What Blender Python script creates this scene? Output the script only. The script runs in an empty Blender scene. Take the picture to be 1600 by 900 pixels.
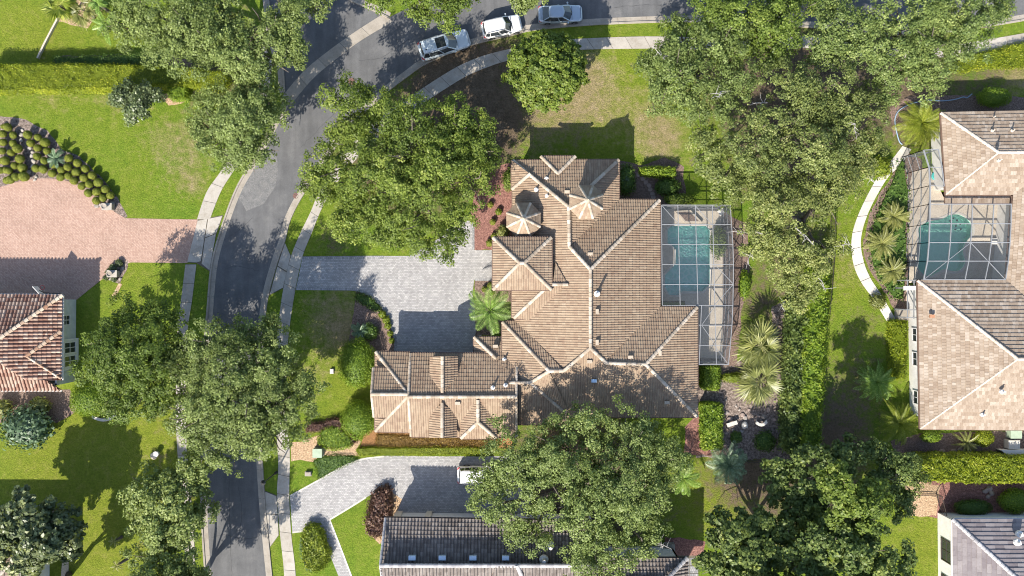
import bpy, bmesh, math, random
import numpy as np
from mathutils import Vector, Matrix
from mathutils.geometry import tessellate_polygon

# ------------------------------------------------------------------ camera, sky, sun, exposure
scene = bpy.context.scene
Z = 82.0            # drone height in metres
PPM = 15.0          # photograph pixels per metre on the ground
cam_d = bpy.data.cameras.new('camera'); cam = bpy.data.objects.new('camera', cam_d)
scene.collection.objects.link(cam); scene.camera = cam
cam.location = (0, 0, Z); cam.rotation_euler = (0, 0, 0)
cam_d.sensor_width = 36.0
cam_d.lens = 36.0 * Z / (1600 / PPM)
cam_d.clip_start = 1.0; cam_d.clip_end = 3000.0
SUN_EL, SUN_AZ = 40.0, 27.0      # shadows run up the picture, 27 degrees to the right of straight up
world = bpy.data.worlds.new('World'); scene.world = world; world.use_nodes = True
wn = world.node_tree; bg = wn.nodes['Background']
sky = wn.nodes.new('ShaderNodeTexSky'); sky.sky_type = 'NISHITA'; sky.sun_disc = False
sky.sun_elevation = math.radians(SUN_EL); sky.sun_rotation = math.radians(180 + SUN_AZ)
wn.links.new(sky.outputs[0], bg.inputs[0]); bg.inputs[1].default_value = 0.128
sun_d = bpy.data.lights.new('sun', 'SUN'); sun = bpy.data.objects.new('sun', sun_d); scene.collection.objects.link(sun)
sun_d.energy = 4.7; sun_d.angle = math.radians(0.5); sun_d.color = (1.0, 0.94, 0.84)
ce = math.cos(math.radians(SUN_EL))
to_sun = Vector((-math.sin(math.radians(SUN_AZ)) * ce, -math.cos(math.radians(SUN_AZ)) * ce, math.sin(math.radians(SUN_EL))))
sun.rotation_euler = to_sun.to_track_quat('Z', 'Y').to_euler(); sun.location = to_sun * 200
scene.view_settings.view_transform = 'Standard'; scene.view_settings.look = 'None'
scene.view_settings.exposure = 1.06; scene.view_settings.gamma = 1.0
scene.cycles.max_bounces = 5; scene.cycles.diffuse_bounces = 3; scene.cycles.glossy_bounces = 2
scene.cycles.transmission_bounces = 3; scene.cycles.transparent_max_bounces = 12
scene.cycles.filter_width = 1.05
scene.cycles.caustics_reflective = False; scene.cycles.caustics_refractive = False

rng = np.random.default_rng(7); random.seed(7)
WL = {}
# ------------------------------------------------------------------ helpers
def P(px, py, h=0.0):
    f = 1 - h / Z
    return np.array([(px - 800) / PPM * f, (450 - py) / PPM * f, h])
def tag(o, label=None, cat=None, group=None, kind=None):
    if label: o['label'] = label
    if cat: o['category'] = cat
    if group: o['group'] = group
    if kind: o['kind'] = kind
    return o
def empty(name, loc, label=None, cat=None, group=None, kind=None):
    o = bpy.data.objects.new(name, None); scene.collection.objects.link(o)
    o.location = loc; o.empty_display_size = 0.3; WL[o.name] = np.array(loc, float)
    return tag(o, label, cat, group, kind)
def mesh_np(name, V, F, mat=None, tint=None, smooth=False):
    V = np.asarray(V, np.float32)
    me = bpy.data.meshes.new(name)
    if isinstance(F, np.ndarray):
        n, k = F.shape
        me.vertices.add(len(V)); me.vertices.foreach_set('co', V.ravel())
        me.loops.add(n * k); me.loops.foreach_set('vertex_index', F.ravel().astype(np.int32))
        me.polygons.add(n); me.polygons.foreach_set('loop_start', np.arange(0, n * k, k, dtype=np.int32))
        me.update(calc_edges=True)
    else:
        me.from_pydata(V.tolist(), [], [list(map(int, f)) for f in F])
    if tint is not None:
        at = me.attributes.new('tint', 'FLOAT', 'FACE'); at.data.foreach_set('value', np.asarray(tint, np.float32))
    if smooth: me.shade_smooth()
    if mat: me.materials.append(mat)
    return me
def obj(name, V, F, mat, parent=None, tint=None, smooth=False, origin=None, kind=None):
    V = np.asarray(V, float).reshape(-1, 3)
    if parent is not None: org = WL[parent.name]
    elif origin is not None: org = np.array(origin, float)
    else: org = np.array([(V[:, 0].min() + V[:, 0].max()) / 2, (V[:, 1].min() + V[:, 1].max()) / 2, V[:, 2].min()])
    me = mesh_np(name, V - org, F, mat, tint, smooth)
    o = bpy.data.objects.new(name, me); scene.collection.objects.link(o)
    if parent is not None: o.parent = parent
    else: o.location = org
    WL[o.name] = org
    if kind: o['kind'] = kind
    return o
class MB:
    def __init__(s): s.V = []; s.F = []; s.T = []
    def add(s, V, F, t=0.5):
        b = len(s.V); s.V.extend([tuple(v) for v in V]); s.F.extend([tuple(i + b for i in f) for f in F]); s.T.extend([t] * len(F)); return s
    def box(s, lo, hi, t=0.5):
        x0, y0, z0 = lo; x1, y1, z1 = hi
        return s.add([(x0,y0,z0),(x1,y0,z0),(x1,y1,z0),(x0,y1,z0),(x0,y0,z1),(x1,y0,z1),(x1,y1,z1),(x0,y1,z1)],
                     [(0,3,2,1),(4,5,6,7),(0,1,5,4),(1,2,6,5),(2,3,7,6),(3,0,4,7)], t)
    def prism(s, poly, z0, z1, t=0.5):
        p = [(q[0], q[1]) for q in poly]
        a = sum(p[i][0] * p[(i+1) % len(p)][1] - p[(i+1) % len(p)][0] * p[i][1] for i in range(len(p)))
        if a < 0: p = p[::-1]
        n = len(p); V = [(x, y, z0) for x, y in p] + [(x, y, z1) for x, y in p]
        tri = tessellate_polygon([[Vector((x, y, 0)) for x, y in p]])
        F = [(i, (i+1) % n, n + (i+1) % n, n + i) for i in range(n)]
        for a_, b_, c_ in tri:
            ar = (p[b_][0]-p[a_][0])*(p[c_][1]-p[a_][1])-(p[c_][0]-p[a_][0])*(p[b_][1]-p[a_][1])
            if ar < 0: b_, c_ = c_, b_
            F.append((n + a_, n + b_, n + c_)); F.append((a_, c_, b_))
        return s.add(V, F, t)
    def bar(s, a, b, w, h, t=0.5):
        a = np.array(a, float); b = np.array(b, float); d = b - a; L = np.linalg.norm(d)
        if L < 1e-6: return s
        d /= L; up = np.array([0, 0, 1.0])
        if abs(d[2]) > 0.95: up = np.array([1.0, 0, 0])
        x = np.cross(d, up); x /= np.linalg.norm(x); y = np.cross(x, d)
        V = []
        for q in (a, b):
            for sx, sy in ((-1,-1),(1,-1),(1,1),(-1,1)): V.append(q + x * sx * w / 2 + y * sy * h / 2)
        return s.add(V, [(0,1,2,3),(7,6,5,4),(0,4,5,1),(1,5,6,2),(2,6,7,3),(3,7,4,0)], t)
    def tube(s, pts, rad, sides=7, t=0.5, cap=True):
        pts = [np.array(p, float) for p in pts]; n = len(pts)
        if not hasattr(rad, '__len__'): rad = [rad] * n
        b = len(s.V)
        for i in range(n):
            d = pts[min(i+1, n-1)] - pts[max(i-1, 0)]; d = d / (np.linalg.norm(d) + 1e-9)
            up = np.array([0, 0, 1.0]) if abs(d[2]) < 0.9 else np.array([1.0, 0, 0])
            x = np.cross(d, up); x /= np.linalg.norm(x); y = np.cross(d, x)
            for k in range(sides):
                a = 2 * math.pi * k / sides
                s.V.append(tuple(pts[i] + (x * math.cos(a) + y * math.sin(a)) * rad[i]))
        for i in range(n - 1):
            for k in range(sides):
                k2 = (k + 1) % sides
                s.F.append((b+i*sides+k, b+i*sides+k2, b+(i+1)*sides+k2, b+(i+1)*sides+k)); s.T.append(t)
        if cap:
            s.F.append(tuple(b + k for k in range(sides))[::-1]); s.T.append(t)
            s.F.append(tuple(b + (n-1)*sides + k for k in range(sides))); s.T.append(t)
        return s
    def lathe(s, c, prof, sides=14, t=0.5):
        b = len(s.V)
        for r, z in prof:
            for k in range(sides):
                a = 2 * math.pi * k / sides; s.V.append((c[0] + r * math.cos(a), c[1] + r * math.sin(a), c[2] + z))
        for i in range(len(prof) - 1):
            for k in range(sides):
                k2 = (k+1) % sides
                s.F.append((b+i*sides+k, b+i*sides+k2, b+(i+1)*sides+k2, b+(i+1)*sides+k)); s.T.append(t)
        s.F.append(tuple(b + (len(prof)-1)*sides + k for k in range(sides))); s.T.append(t)
        return s
    def build(s, name, mat, parent=None, smooth=False, kind=None, origin=None):
        return obj(name, s.V, s.F, mat, parent, s.T, smooth, origin, kind)
def inpoly(x, y, poly):
    poly = np.asarray(poly, float); ins = np.zeros(np.shape(x), bool); n = len(poly); j = n - 1
    for i in range(n):
        xi, yi = poly[i]; xj, yj = poly[j]
        if yi != yj:
            ins ^= ((yi > y) != (yj > y)) & (x < (xj - xi) * (y - yi) / (yj - yi) + xi)
        j = i
    return ins
def dense(poly, step):
    out = []
    for i in range(len(poly)):
        a = np.array(poly[i], float); b = np.array(poly[(i+1) % len(poly)], float)
        n = max(1, int(np.linalg.norm(b - a) / step))
        for k in range(n): out.append(a + (b - a) * k / n)
    return out
def smooth_line(pts, per=6):
    pts = [np.array(p, float) for p in pts]; out = []
    for i in range(len(pts) - 1):
        p0 = pts[max(i-1, 0)]; p1 = pts[i]; p2 = pts[i+1]; p3 = pts[min(i+2, len(pts)-1)]
        for k in range(per):
            t = k / per
            out.append(0.5 * ((2*p1) + (-p0+p2)*t + (2*p0-5*p1+4*p2-p3)*t*t + (-p0+3*p1-3*p2+p3)*t**3))
    out.append(pts[-1]); return out
def wobble(poly, step=6, amp=2.0, seed=0):
    r = np.random.default_rng(seed); d = dense(poly, step); n = len(d)
    off = r.normal(0, amp, (n, 2)); off = (off + np.roll(off, 1, 0)) / 2
    return [d[i] + off[i] for i in range(n)]
def flat(name, polypx, z, mat, parent=None, kind=None, holes=()):
    polys = [[Vector((*P(*q)[:2], z)) for q in polypx]] + [[Vector((*P(*q)[:2], z)) for q in h] for h in holes]
    tri = tessellate_polygon(polys); V = [tuple(v) for pl in polys for v in pl]; F = []
    for a, b, c in tri:
        ar = (V[b][0]-V[a][0])*(V[c][1]-V[a][1])-(V[c][0]-V[a][0])*(V[b][1]-V[a][1])
        F.append((a, b, c) if ar > 0 else (a, c, b))
    return obj(name, V, F, mat, parent, kind=kind)
# ------------------------------------------------------------------ materials
def nodes(name):
    m = bpy.data.materials.new(name); m.use_nodes = True
    nt = m.node_tree; b = nt.nodes['Principled BSDF']; return m, nt, b
def N(nt, t, **kw):
    n = nt.nodes.new(t)
    for k, v in kw.items():
        if k.startswith('i_'):
            key = k[2:]; key = int(key) if key.isdigit() else key
            n.inputs[key].default_value = v
        else: setattr(n, k, v)
    return n
def col4(c): return (c[0], c[1], c[2], 1.0)
def noise(nt, scale, detail=4, rough=0.6, dim='3D'):
    g = N(nt, 'ShaderNodeNewGeometry'); n = N(nt, 'ShaderNodeTexNoise')
    n.inputs['Scale'].default_value = scale; n.inputs['Detail'].default_value = detail; n.inputs['Roughness'].default_value = rough
    nt.links.new(g.outputs['Position'], n.inputs['Vector']); return n.outputs['Fac']
def ramp(nt, fac, stops):
    r = N(nt, 'ShaderNodeValToRGB'); el = r.color_ramp.elements
    while len(el) < len(stops): el.new(0.5)
    for e, (p, c) in zip(el, stops): e.position = p; e.color = col4(c)
    nt.links.new(fac, r.inputs[0]); return r.outputs[0]
def mix(nt, fac, a, b, mode='MIX'):
    m = N(nt, 'ShaderNodeMix', data_type='RGBA', blend_type=mode)
    for i, v in ((0, fac), (6, a), (7, b)):
        if hasattr(v, 'links'): nt.links.new(v, m.inputs[i])
        elif i == 0: m.inputs[0].default_value = v
        else: m.inputs[i].default_value = col4(v)
    return m.outputs[2]
def bump(nt, b, h, strength, dist):
    u = N(nt, 'ShaderNodeBump'); u.inputs['Strength'].default_value = strength; u.inputs['Distance'].default_value = dist
    nt.links.new(h, u.inputs['Height']); nt.links.new(u.outputs[0], b.inputs['Normal'])
def plain(name, c, c2=None, scale=3.0, rough=0.8, metal=0.0, bmp=0.0, bscale=20.0, spec=0.3, fine=0.0):
    m, nt, b = nodes(name); c2 = c2 or tuple(x * 0.85 for x in c)
    cc = ramp(nt, noise(nt, scale), [(0.35, c), (0.65, c2)])
    if fine: cc = mix(nt, fine, cc, ramp(nt, noise(nt, 14, 3, 0.7), [(0.35, (0.1, 0.1, 0.1)), (0.65, (1, 1, 1))]), 'OVERLAY')
    nt.links.new(cc, b.inputs['Base Color']); b.inputs['Roughness'].default_value = rough; b.inputs['Metallic'].default_value = metal
    b.inputs['Specular IOR Level'].default_value = spec
    if bmp: bump(nt, b, noise(nt, bscale, 4), bmp, 0.05)
    return m
def attr(nt, name):
    a = N(nt, 'ShaderNodeAttribute'); a.attribute_name = name; return a.outputs['Fac']
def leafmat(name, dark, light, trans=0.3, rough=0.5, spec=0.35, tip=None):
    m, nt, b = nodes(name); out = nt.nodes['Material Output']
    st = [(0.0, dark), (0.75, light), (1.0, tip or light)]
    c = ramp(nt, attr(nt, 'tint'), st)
    oi = N(nt, 'ShaderNodeObjectInfo'); c = mix(nt, 0.5, c, ramp(nt, oi.outputs['Random'], [(0, (0.85, 0.9, 0.88)), (0.5, (1.0, 1.0, 1.0)), (1, (1.2, 1.12, 1.1))]), 'MULTIPLY')
    nt.links.new(c, b.inputs['Base Color']); b.inputs['Roughness'].default_value = rough; b.inputs['Specular IOR Level'].default_value = spec
    t = N(nt, 'ShaderNodeBsdfTranslucent'); nt.links.new(mix(nt, 1.0, c, (1.0, 1.0, 0.55), 'MULTIPLY'), t.inputs[0])
    ms = N(nt, 'ShaderNodeMixShader'); ms.inputs[0].default_value = min(0.5, trans + 0.12)
    nt.links.new(b.outputs[0], ms.inputs[1]); nt.links.new(t.outputs[0], ms.inputs[2]); nt.links.new(ms.outputs[0], out.inputs[0]); return m
def tilemat(name, stops, rough=0.75, stain=0.35, stc=(0.3, 0.27, 0.24)):
    m, nt, b = nodes(name)
    c = ramp(nt, attr(nt, 'tint'), stops)
    s = ramp(nt, noise(nt, 0.45, 6, 0.7), [(0.42, (1, 1, 1)), (0.68, stc)])
    c = mix(nt, stain, c, s, 'MULTIPLY')
    s2 = ramp(nt, noise(nt, 9.0, 3, 0.7), [(0.3, (0.7, 0.7, 0.7)), (0.7, (1.15, 1.15, 1.15))])
    c = mix(nt, 0.4, c, s2, 'MULTIPLY')
    c = mix(nt, 0.35, c, ramp(nt, noise(nt, 1.6, 5, 0.75), [(0.45, (1, 1, 1)), (0.72, (0.52, 0.47, 0.44))]), 'MULTIPLY')
    nt.links.new(c, b.inputs['Base Color']); b.inputs['Roughness'].default_value = rough; b.inputs['Specular IOR Level'].default_value = 0.25
    return m
def pavermat(name, cols, mortar, w, h, rot=0.0, stain=0.4, jit=1.0):
    m, nt, b = nodes(name)
    g = N(nt, 'ShaderNodeNewGeometry'); mp = N(nt, 'ShaderNodeMapping'); mp.inputs['Rotation'].default_value = (0, 0, rot)
    nt.links.new(g.outputs['Position'], mp.inputs['Vector'])
    br = N(nt, 'ShaderNodeTexBrick'); nt.links.new(mp.outputs[0], br.inputs['Vector'])
    br.inputs['Scale'].default_value = 1.0; br.inputs['Brick Width'].default_value = w; br.inputs['Row Height'].default_value = h
    br.inputs['Mortar Size'].default_value = 0.012; br.inputs['Color1'].default_value = (0, 0, 0, 1); br.inputs['Color2'].default_value = (1, 1, 1, 1)
    br.inputs['Mortar'].default_value = (0.5, 0.5, 0.5, 1)
    c = ramp(nt, br.outputs['Color'], cols)
    c = mix(nt, br.outputs['Fac'], c, mortar)
    s = ramp(nt, noise(nt, 0.35, 6, 0.65), [(0.4, (1.05, 1.05, 1.05)), (0.7, (0.6, 0.58, 0.56))])
    c = mix(nt, stain, c, s, 'MULTIPLY')
    c = mix(nt, 0.35, c, ramp(nt, noise(nt, 7, 3, 0.7), [(0.3, (0.55, 0.55, 0.55)), (0.7, (1.2, 1.2, 1.2))]), 'MULTIPLY')
    nt.links.new(c, b.inputs['Base Color']); b.inputs['Roughness'].default_value = 0.85
    inv = N(nt, 'ShaderNodeMath', operation='SUBTRACT'); inv.inputs[0].default_value = 1.0; nt.links.new(br.outputs['Fac'], inv.inputs[1])
    bump(nt, b, inv.outputs[0], 0.5, 0.01); return m
M = {}
def lawnmat():
    m, nt, b = nodes('lawn_grass')
    n1 = noise(nt, 0.16, 5, 0.6); n2 = noise(nt, 1.1, 7, 0.78); n3 = noise(nt, 4.2, 6, 0.85)
    lush = ramp(nt, n2, [(0.30, (0.082, 0.175, 0.014)), (0.50, (0.132, 0.225, 0.020)), (0.70, (0.200, 0.258, 0.040))])
    yel = ramp(nt, n2, [(0.30, (0.140, 0.190, 0.018)), (0.50, (0.200, 0.240, 0.024)), (0.70, (0.275, 0.272, 0.062))])
    g = mix(nt, attr(nt, 'yellow'), lush, yel)
    g = mix(nt, ramp(nt, n1, [(0.35, (0, 0, 0)), (0.65, (0.6, 0.6, 0.6))]), g, yel)
    dry = ramp(nt, n2, [(0.30, (0.19, 0.17, 0.055)), (0.55, (0.31, 0.25, 0.13)), (0.75, (0.40, 0.32, 0.20))])
    soil = ramp(nt, n2, [(0.3, (0.10, 0.074, 0.048)), (0.55, (0.155, 0.115, 0.078)), (0.75, (0.24, 0.185, 0.13))])
    def patchy(a, lo, hi):
        mm = N(nt, 'ShaderNodeMath', operation='MULTIPLY_ADD'); nt.links.new(n2, mm.inputs[0]); mm.inputs[1].default_value = 1.5
        s_ = N(nt, 'ShaderNodeMath', operation='ADD'); nt.links.new(attr(nt, a), s_.inputs[0]); s_.inputs[1].default_value = -0.75
        nt.links.new(s_.outputs[0], mm.inputs[2])
        mr = N(nt, 'ShaderNodeMapRange'); nt.links.new(mm.outputs[0], mr.inputs[0]); mr.inputs[1].default_value = lo; mr.inputs[2].default_value = hi
        return mr.outputs[0]
    g = mix(nt, patchy('dry', 0.25, 0.85), g, dry)
    g = mix(nt, patchy('soil', 0.3, 0.7), g, soil)
    g = mix(nt, 0.55, g, ramp(nt, n3, [(0.34, (0.22, 0.27, 0.2)), (0.5, (0.95, 0.95, 0.95)), (0.66, (1.6, 1.5, 1.5))]), 'MULTIPLY')
    nt.links.new(g, b.inputs['Base Color']); b.inputs['Roughness'].default_value = 0.9; b.inputs['Specular IOR Level'].default_value = 0.15
    bump(nt, b, noise(nt, 7.0, 5, 0.8), 1.0, 0.25); return m
M['lawn'] = lawnmat()
def asphalt():
    m, nt, b = nodes('asphalt')
    c = ramp(nt, noise(nt, 0.5, 6, 0.65), [(0.3, (0.080, 0.080, 0.082)), (0.55, (0.110, 0.109, 0.110)), (0.75, (0.148, 0.144, 0.141))])
    g = N(nt, 'ShaderNodeNewGeometry'); mp = N(nt, 'ShaderNodeMapping'); mp.inputs['Scale'].default_value = (1.3, 0.12, 1); mp.inputs['Rotation'].default_value = (0, 0, -0.5)
    nt.links.new(g.outputs['Position'], mp.inputs[0]); n = N(nt, 'ShaderNodeTexNoise'); n.inputs['Scale'].default_value = 1.2; n.inputs['Detail'].default_value = 5; nt.links.new(mp.outputs[0], n.inputs['Vector'])
    c = mix(nt, 0.5, c, ramp(nt, n.outputs['Fac'], [(0.35, (0.75, 0.75, 0.75)), (0.65, (1.2, 1.2, 1.2))]), 'MULTIPLY')
    c = mix(nt, 0.5, c, ramp(nt, noise(nt, 16, 3, 0.8), [(0.3, (0.6, 0.6, 0.6)), (0.7, (1.3, 1.3, 1.3))]), 'MULTIPLY')
    nt.links.new(c, b.inputs['Base Color']); b.inputs['Roughness'].default_value = 0.9; bump(nt, b, noise(nt, 25, 3, 0.8), 0.4, 0.02); return m
M['asphalt'] = asphalt()
M['seal'] = plain('crack_sealant', (0.055, 0.055, 0.058), (0.08, 0.08, 0.08), 6, 0.7)
M['patch'] = plain('asphalt_patch', (0.16, 0.155, 0.15), (0.12, 0.12, 0.12), 2, 0.9, fine=0.4)
def concrete(name, c, st):
    m, nt, b = nodes(name)
    k = ramp(nt, noise(nt, 0.9, 6, 0.7), [(0.3, c), (0.5, tuple(x * 0.88 for x in c)), (0.75, st)])
    k = mix(nt, 0.4, k, ramp(nt, noise(nt, 9, 4, 0.75), [(0.3, (0.7, 0.68, 0.65)), (0.7, (1.15, 1.15, 1.15))]), 'MULTIPLY')
    oi = N(nt, 'ShaderNodeObjectInfo')
    k = mix(nt, 0.30, k, ramp(nt, oi.outputs['Random'], [(0, (0.62, 0.6, 0.57)), (1, (1.1, 1.1, 1.1))]), 'MULTIPLY')
    nt.links.new(k, b.inputs['Base Color']); b.inputs['Roughness'].default_value = 0.85; bump(nt, b, noise(nt, 30, 3), 0.2, 0.01); return m
M['concrete'] = concrete('concrete', (0.42, 0.385, 0.335), (0.27, 0.23, 0.18))
M['kerb'] = concrete('kerb_concrete', (0.36, 0.32, 0.27), (0.22, 0.19, 0.15))
M['whitepath'] = concrete('pale_concrete', (0.58, 0.55, 0.50), (0.44, 0.40, 0.33))
M['joint'] = plain('joint_dirt', (0.10, 0.085, 0.06), (0.14, 0.12, 0.09), 3)
M['greypaver'] = pavermat('grey_pavers', [(0.0, (0.27, 0.262, 0.26)), (0.35, (0.325, 0.315, 0.31)), (0.7, (0.36, 0.35, 0.342)), (1.0, (0.43, 0.415, 0.40))], (0.20, 0.19, 0.182), 0.24, 0.16, 0.0, 0.35)
M['greyborder'] = pavermat('grey_paver_border', [(0.0, (0.20, 0.20, 0.205)), (1.0, (0.36, 0.35, 0.345))], (0.12, 0.12, 0.12), 0.2, 0.25, 0.0)
M['pinkpaver'] = pavermat('pink_pavers', [(0.0, (0.34, 0.21, 0.155)), (0.5, (0.41, 0.265, 0.20)), (1.0, (0.465, 0.315, 0.245))], (0.25, 0.165, 0.13), 0.22, 0.11, 0.785, 0.3)
M['deck'] = plain('pool_deck', (0.50, 0.435, 0.35), (0.42, 0.36, 0.29), 1.2, 0.8, fine=0.25)
M['mulch'] = plain('dark_mulch', (0.11, 0.075, 0.058), (0.19, 0.135, 0.11), 5, 0.95, bmp=1.0, bscale=9, fine=0.9)
M['redmulch'] = plain('red_mulch', (0.13, 0.06, 0.05), (0.25, 0.13, 0.105), 4, 0.95, bmp=1.0, bscale=9, fine=0.9)
M['tanmulch'] = plain('tan_pine_straw', (0.26, 0.17, 0.10), (0.42, 0.30, 0.19), 5, 0.95, bmp=1.0, bscale=9, fine=0.8)
M['rustmulch'] = plain('rust_straw', (0.16, 0.075, 0.03), (0.27, 0.145, 0.06), 5, 0.95, bmp=1.0, bscale=9, fine=0.8)
M['rockbed'] = plain('stony_soil', (0.075, 0.055, 0.045), (0.25, 0.20, 0.17), 4, 0.95, bmp=1.0, bscale=8, fine=0.9)
M['stone'] = plain('pale_stone', (0.34, 0.30, 0.27), (0.20, 0.175, 0.155), 3, 0.85, bmp=0.5)
M['flagstone'] = plain('flagstone', (0.34, 0.26, 0.225), (0.24, 0.19, 0.165), 4, 0.85, bmp=0.5)
M['bark'] = plain('bark', (0.16, 0.13, 0.105), (0.09, 0.075, 0.062), 4, 0.95, bmp=0.8, bscale=14)
M['deadwood'] = plain('pale_dead_wood', (0.42, 0.39, 0.36), (0.30, 0.28, 0.26), 3, 0.9)
M['stucco'] = plain('cream_stucco', (0.60, 0.54, 0.44), (0.54, 0.48, 0.39), 2, 0.9, bmp=0.2)
M['whitewall'] = plain('white_stucco', (0.68, 0.66, 0.63), (0.60, 0.58, 0.55), 2, 0.9, bmp=0.2)
M['greywall'] = plain('pale_grey_stucco', (0.54, 0.56, 0.54), (0.46, 0.48, 0.46), 2, 0.9, bmp=0.2)
M['trim'] = plain('white_trim', (0.66, 0.64, 0.61), (0.60, 0.58, 0.55), 2, 0.6)
M['browntrim'] = plain('brown_trim', (0.16, 0.10, 0.075), (0.12, 0.08, 0.06), 2, 0.7)
M['alu'] = plain('white_aluminium', (0.24, 0.245, 0.255), (0.20, 0.205, 0.215), 2, 0.45)
M['bronze'] = plain('dark_bronze', (0.07, 0.055, 0.05), (0.05, 0.04, 0.035), 2, 0.5)
M['ridge'] = tilemat('cream_ridge_tile', [(0.0, (0.36, 0.285, 0.21)), (0.5, (0.46, 0.385, 0.30)), (1.0, (0.56, 0.485, 0.40))], stain=0.4)
M['ridge_pale'] = tilemat('pale_ridge_tile', [(0.0, (0.50, 0.42, 0.34)), (1.0, (0.66, 0.58, 0.49))], stain=0.2)
M['ridge_terra'] = tilemat('mottled_ridge_tile', [(0.0, (0.34, 0.19, 0.12)), (0.5, (0.52, 0.40, 0.29)), (1.0, (0.66, 0.56, 0.45))], stain=0.2)
M['ridge_grey'] = tilemat('grey_ridge_tile', [(0.0, (0.30, 0.29, 0.30)), (1.0, (0.50, 0.48, 0.47))], stain=0.2)
M['tile_main'] = tilemat('tan_barrel_tile', [(0.0, (0.252, 0.178, 0.124)), (0.35, (0.280, 0.206, 0.142)), (0.7, (0.294, 0.220, 0.152)), (1.0, (0.322, 0.246, 0.172))], stain=0.34, stc=(0.58, 0.46, 0.42))
M['tile_terra'] = tilemat('terracotta_blend_tile', [(0.0, (0.235, 0.125, 0.09)), (0.35, (0.315, 0.19, 0.14)), (0.65, (0.385, 0.26, 0.195)), (1.0, (0.49, 0.375, 0.295))], stain=0.25)
M['tile_flat'] = tilemat('sand_flat_tile', [(0.0, (0.262, 0.198, 0.145)), (0.3, (0.305, 0.238, 0.178)), (0.7, (0.335, 0.268, 0.205)), (1.0, (0.40, 0.335, 0.27))], stain=0.3, stc=(0.62, 0.54, 0.5))
M['tile_dark'] = tilemat('charcoal_barrel_tile', [(0.0, (0.145, 0.122, 0.108)), (0.5, (0.19, 0.163, 0.146)), (1.0, (0.25, 0.22, 0.198))], stain=0.3)
M['tile_slate'] = tilemat('mauve_grey_flat_tile', [(0.0, (0.175, 0.15, 0.155)), (0.5, (0.215, 0.19, 0.192)), (1.0, (0.26, 0.232, 0.23))], stain=0.15)
def glassmat(name, c, rough=0.05):
    m, nt, b = nodes(name); b.inputs['Base Color'].default_value = col4(c); b.inputs['Roughness'].default_value = rough; b.inputs['Specular IOR Level'].default_value = 0.8
    nt.links.new(ramp(nt, noise(nt, 1.5), [(0.3, c), (0.7, tuple(x * 1.3 for x in c))]), b.inputs['Base Color']); return m
M['glass'] = glassmat('dark_window_glass', (0.025, 0.03, 0.034))
M['skylight'] = glassmat('pale_blue_skylight', (0.38, 0.50, 0.62), 0.15)
def paint(name, c, metal=0.0, rough=0.3):
    m, nt, b = nodes(name); nt.links.new(ramp(nt, noise(nt, 2.5, 4), [(0.3, c), (0.7, tuple(x * 0.93 for x in c))]), b.inputs['Base Color'])
    b.inputs['Metallic'].default_value = metal; b.inputs['Roughness'].default_value = rough; b.inputs['Coat Weight'].default_value = 0.6; b.inputs['Coat Roughness'].default_value = 0.08; return m
M['carwhite'] = paint('white_car_paint', (0.66, 0.66, 0.65)); M['carpale'] = paint('pale_blue_white_paint', (0.52, 0.58, 0.61), 0.1)
M['carsilver'] = paint('silver_blue_paint', (0.42, 0.48, 0.54), 0.35, 0.32)
M['rubber'] = plain('black_rubber', (0.02, 0.02, 0.021), (0.03, 0.03, 0.03), 4, 0.8)
M['black'] = plain('black_plastic', (0.025, 0.025, 0.027), (0.035, 0.035, 0.036), 4, 0.5)
M['rim'] = plain('alloy_wheel', (0.45, 0.45, 0.46), (0.38, 0.38, 0.39), 4, 0.35, 0.8)
M['lampwhite'] = glassmat('headlight_glass', (0.55, 0.58, 0.6), 0.1); M['lampred'] = glassmat('tail_light_red', (0.35, 0.02, 0.02), 0.2)
M['rust'] = plain('rusty_iron', (0.16, 0.085, 0.07), (0.11, 0.065, 0.055), 6, 0.8, fine=0.4)
M['boxgreen'] = plain('pale_green_cabinet', (0.33, 0.40, 0.29), (0.28, 0.345, 0.25), 3, 0.6)
M['hose'] = plain('blue_hose', (0.20, 0.30, 0.42), (0.30, 0.38, 0.45), 4, 0.5)
M['teal'] = plain('teal_plastic', (0.05, 0.45, 0.42), (0.04, 0.38, 0.36), 3, 0.5)
M['terracotta'] = plain('terracotta', (0.40, 0.2, 0.11), (0.32, 0.16, 0.09), 3, 0.8)
def poolplaster(name, a, b_):
    m, nt, b = nodes(name)
    g = N(nt, 'ShaderNodeNewGeometry'); v = N(nt, 'ShaderNodeTexVoronoi', feature='DISTANCE_TO_EDGE'); v.inputs['Scale'].default_value = 1.6
    nz = N(nt, 'ShaderNodeTexNoise'); nz.inputs['Scale'].default_value = 2.0
    nt.links.new(g.outputs['Position'], nz.inputs['Vector'])
    mx = mix(nt, 0.25, g.outputs['Position'], nz.outputs['Color'], 'ADD'); nt.links.new(mx, v.inputs['Vector'])
    c = ramp(nt, v.outputs['Distance'], [(0.0, b_), (0.18, a)]); nt.links.new(c, b.inputs['Base Color']); b.inputs['Roughness'].default_value = 0.7; return m  # paler lines along cell edges: rippled light painted into the plaster colour
M['plaster'] = poolplaster('aqua_plaster_ripple_light', (0.42, 0.84, 0.74), (0.68, 0.94, 0.88))
M['plaster2'] = poolplaster('turquoise_plaster_ripple_light', (0.48, 0.88, 0.66), (0.54, 0.92, 0.72))
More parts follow.
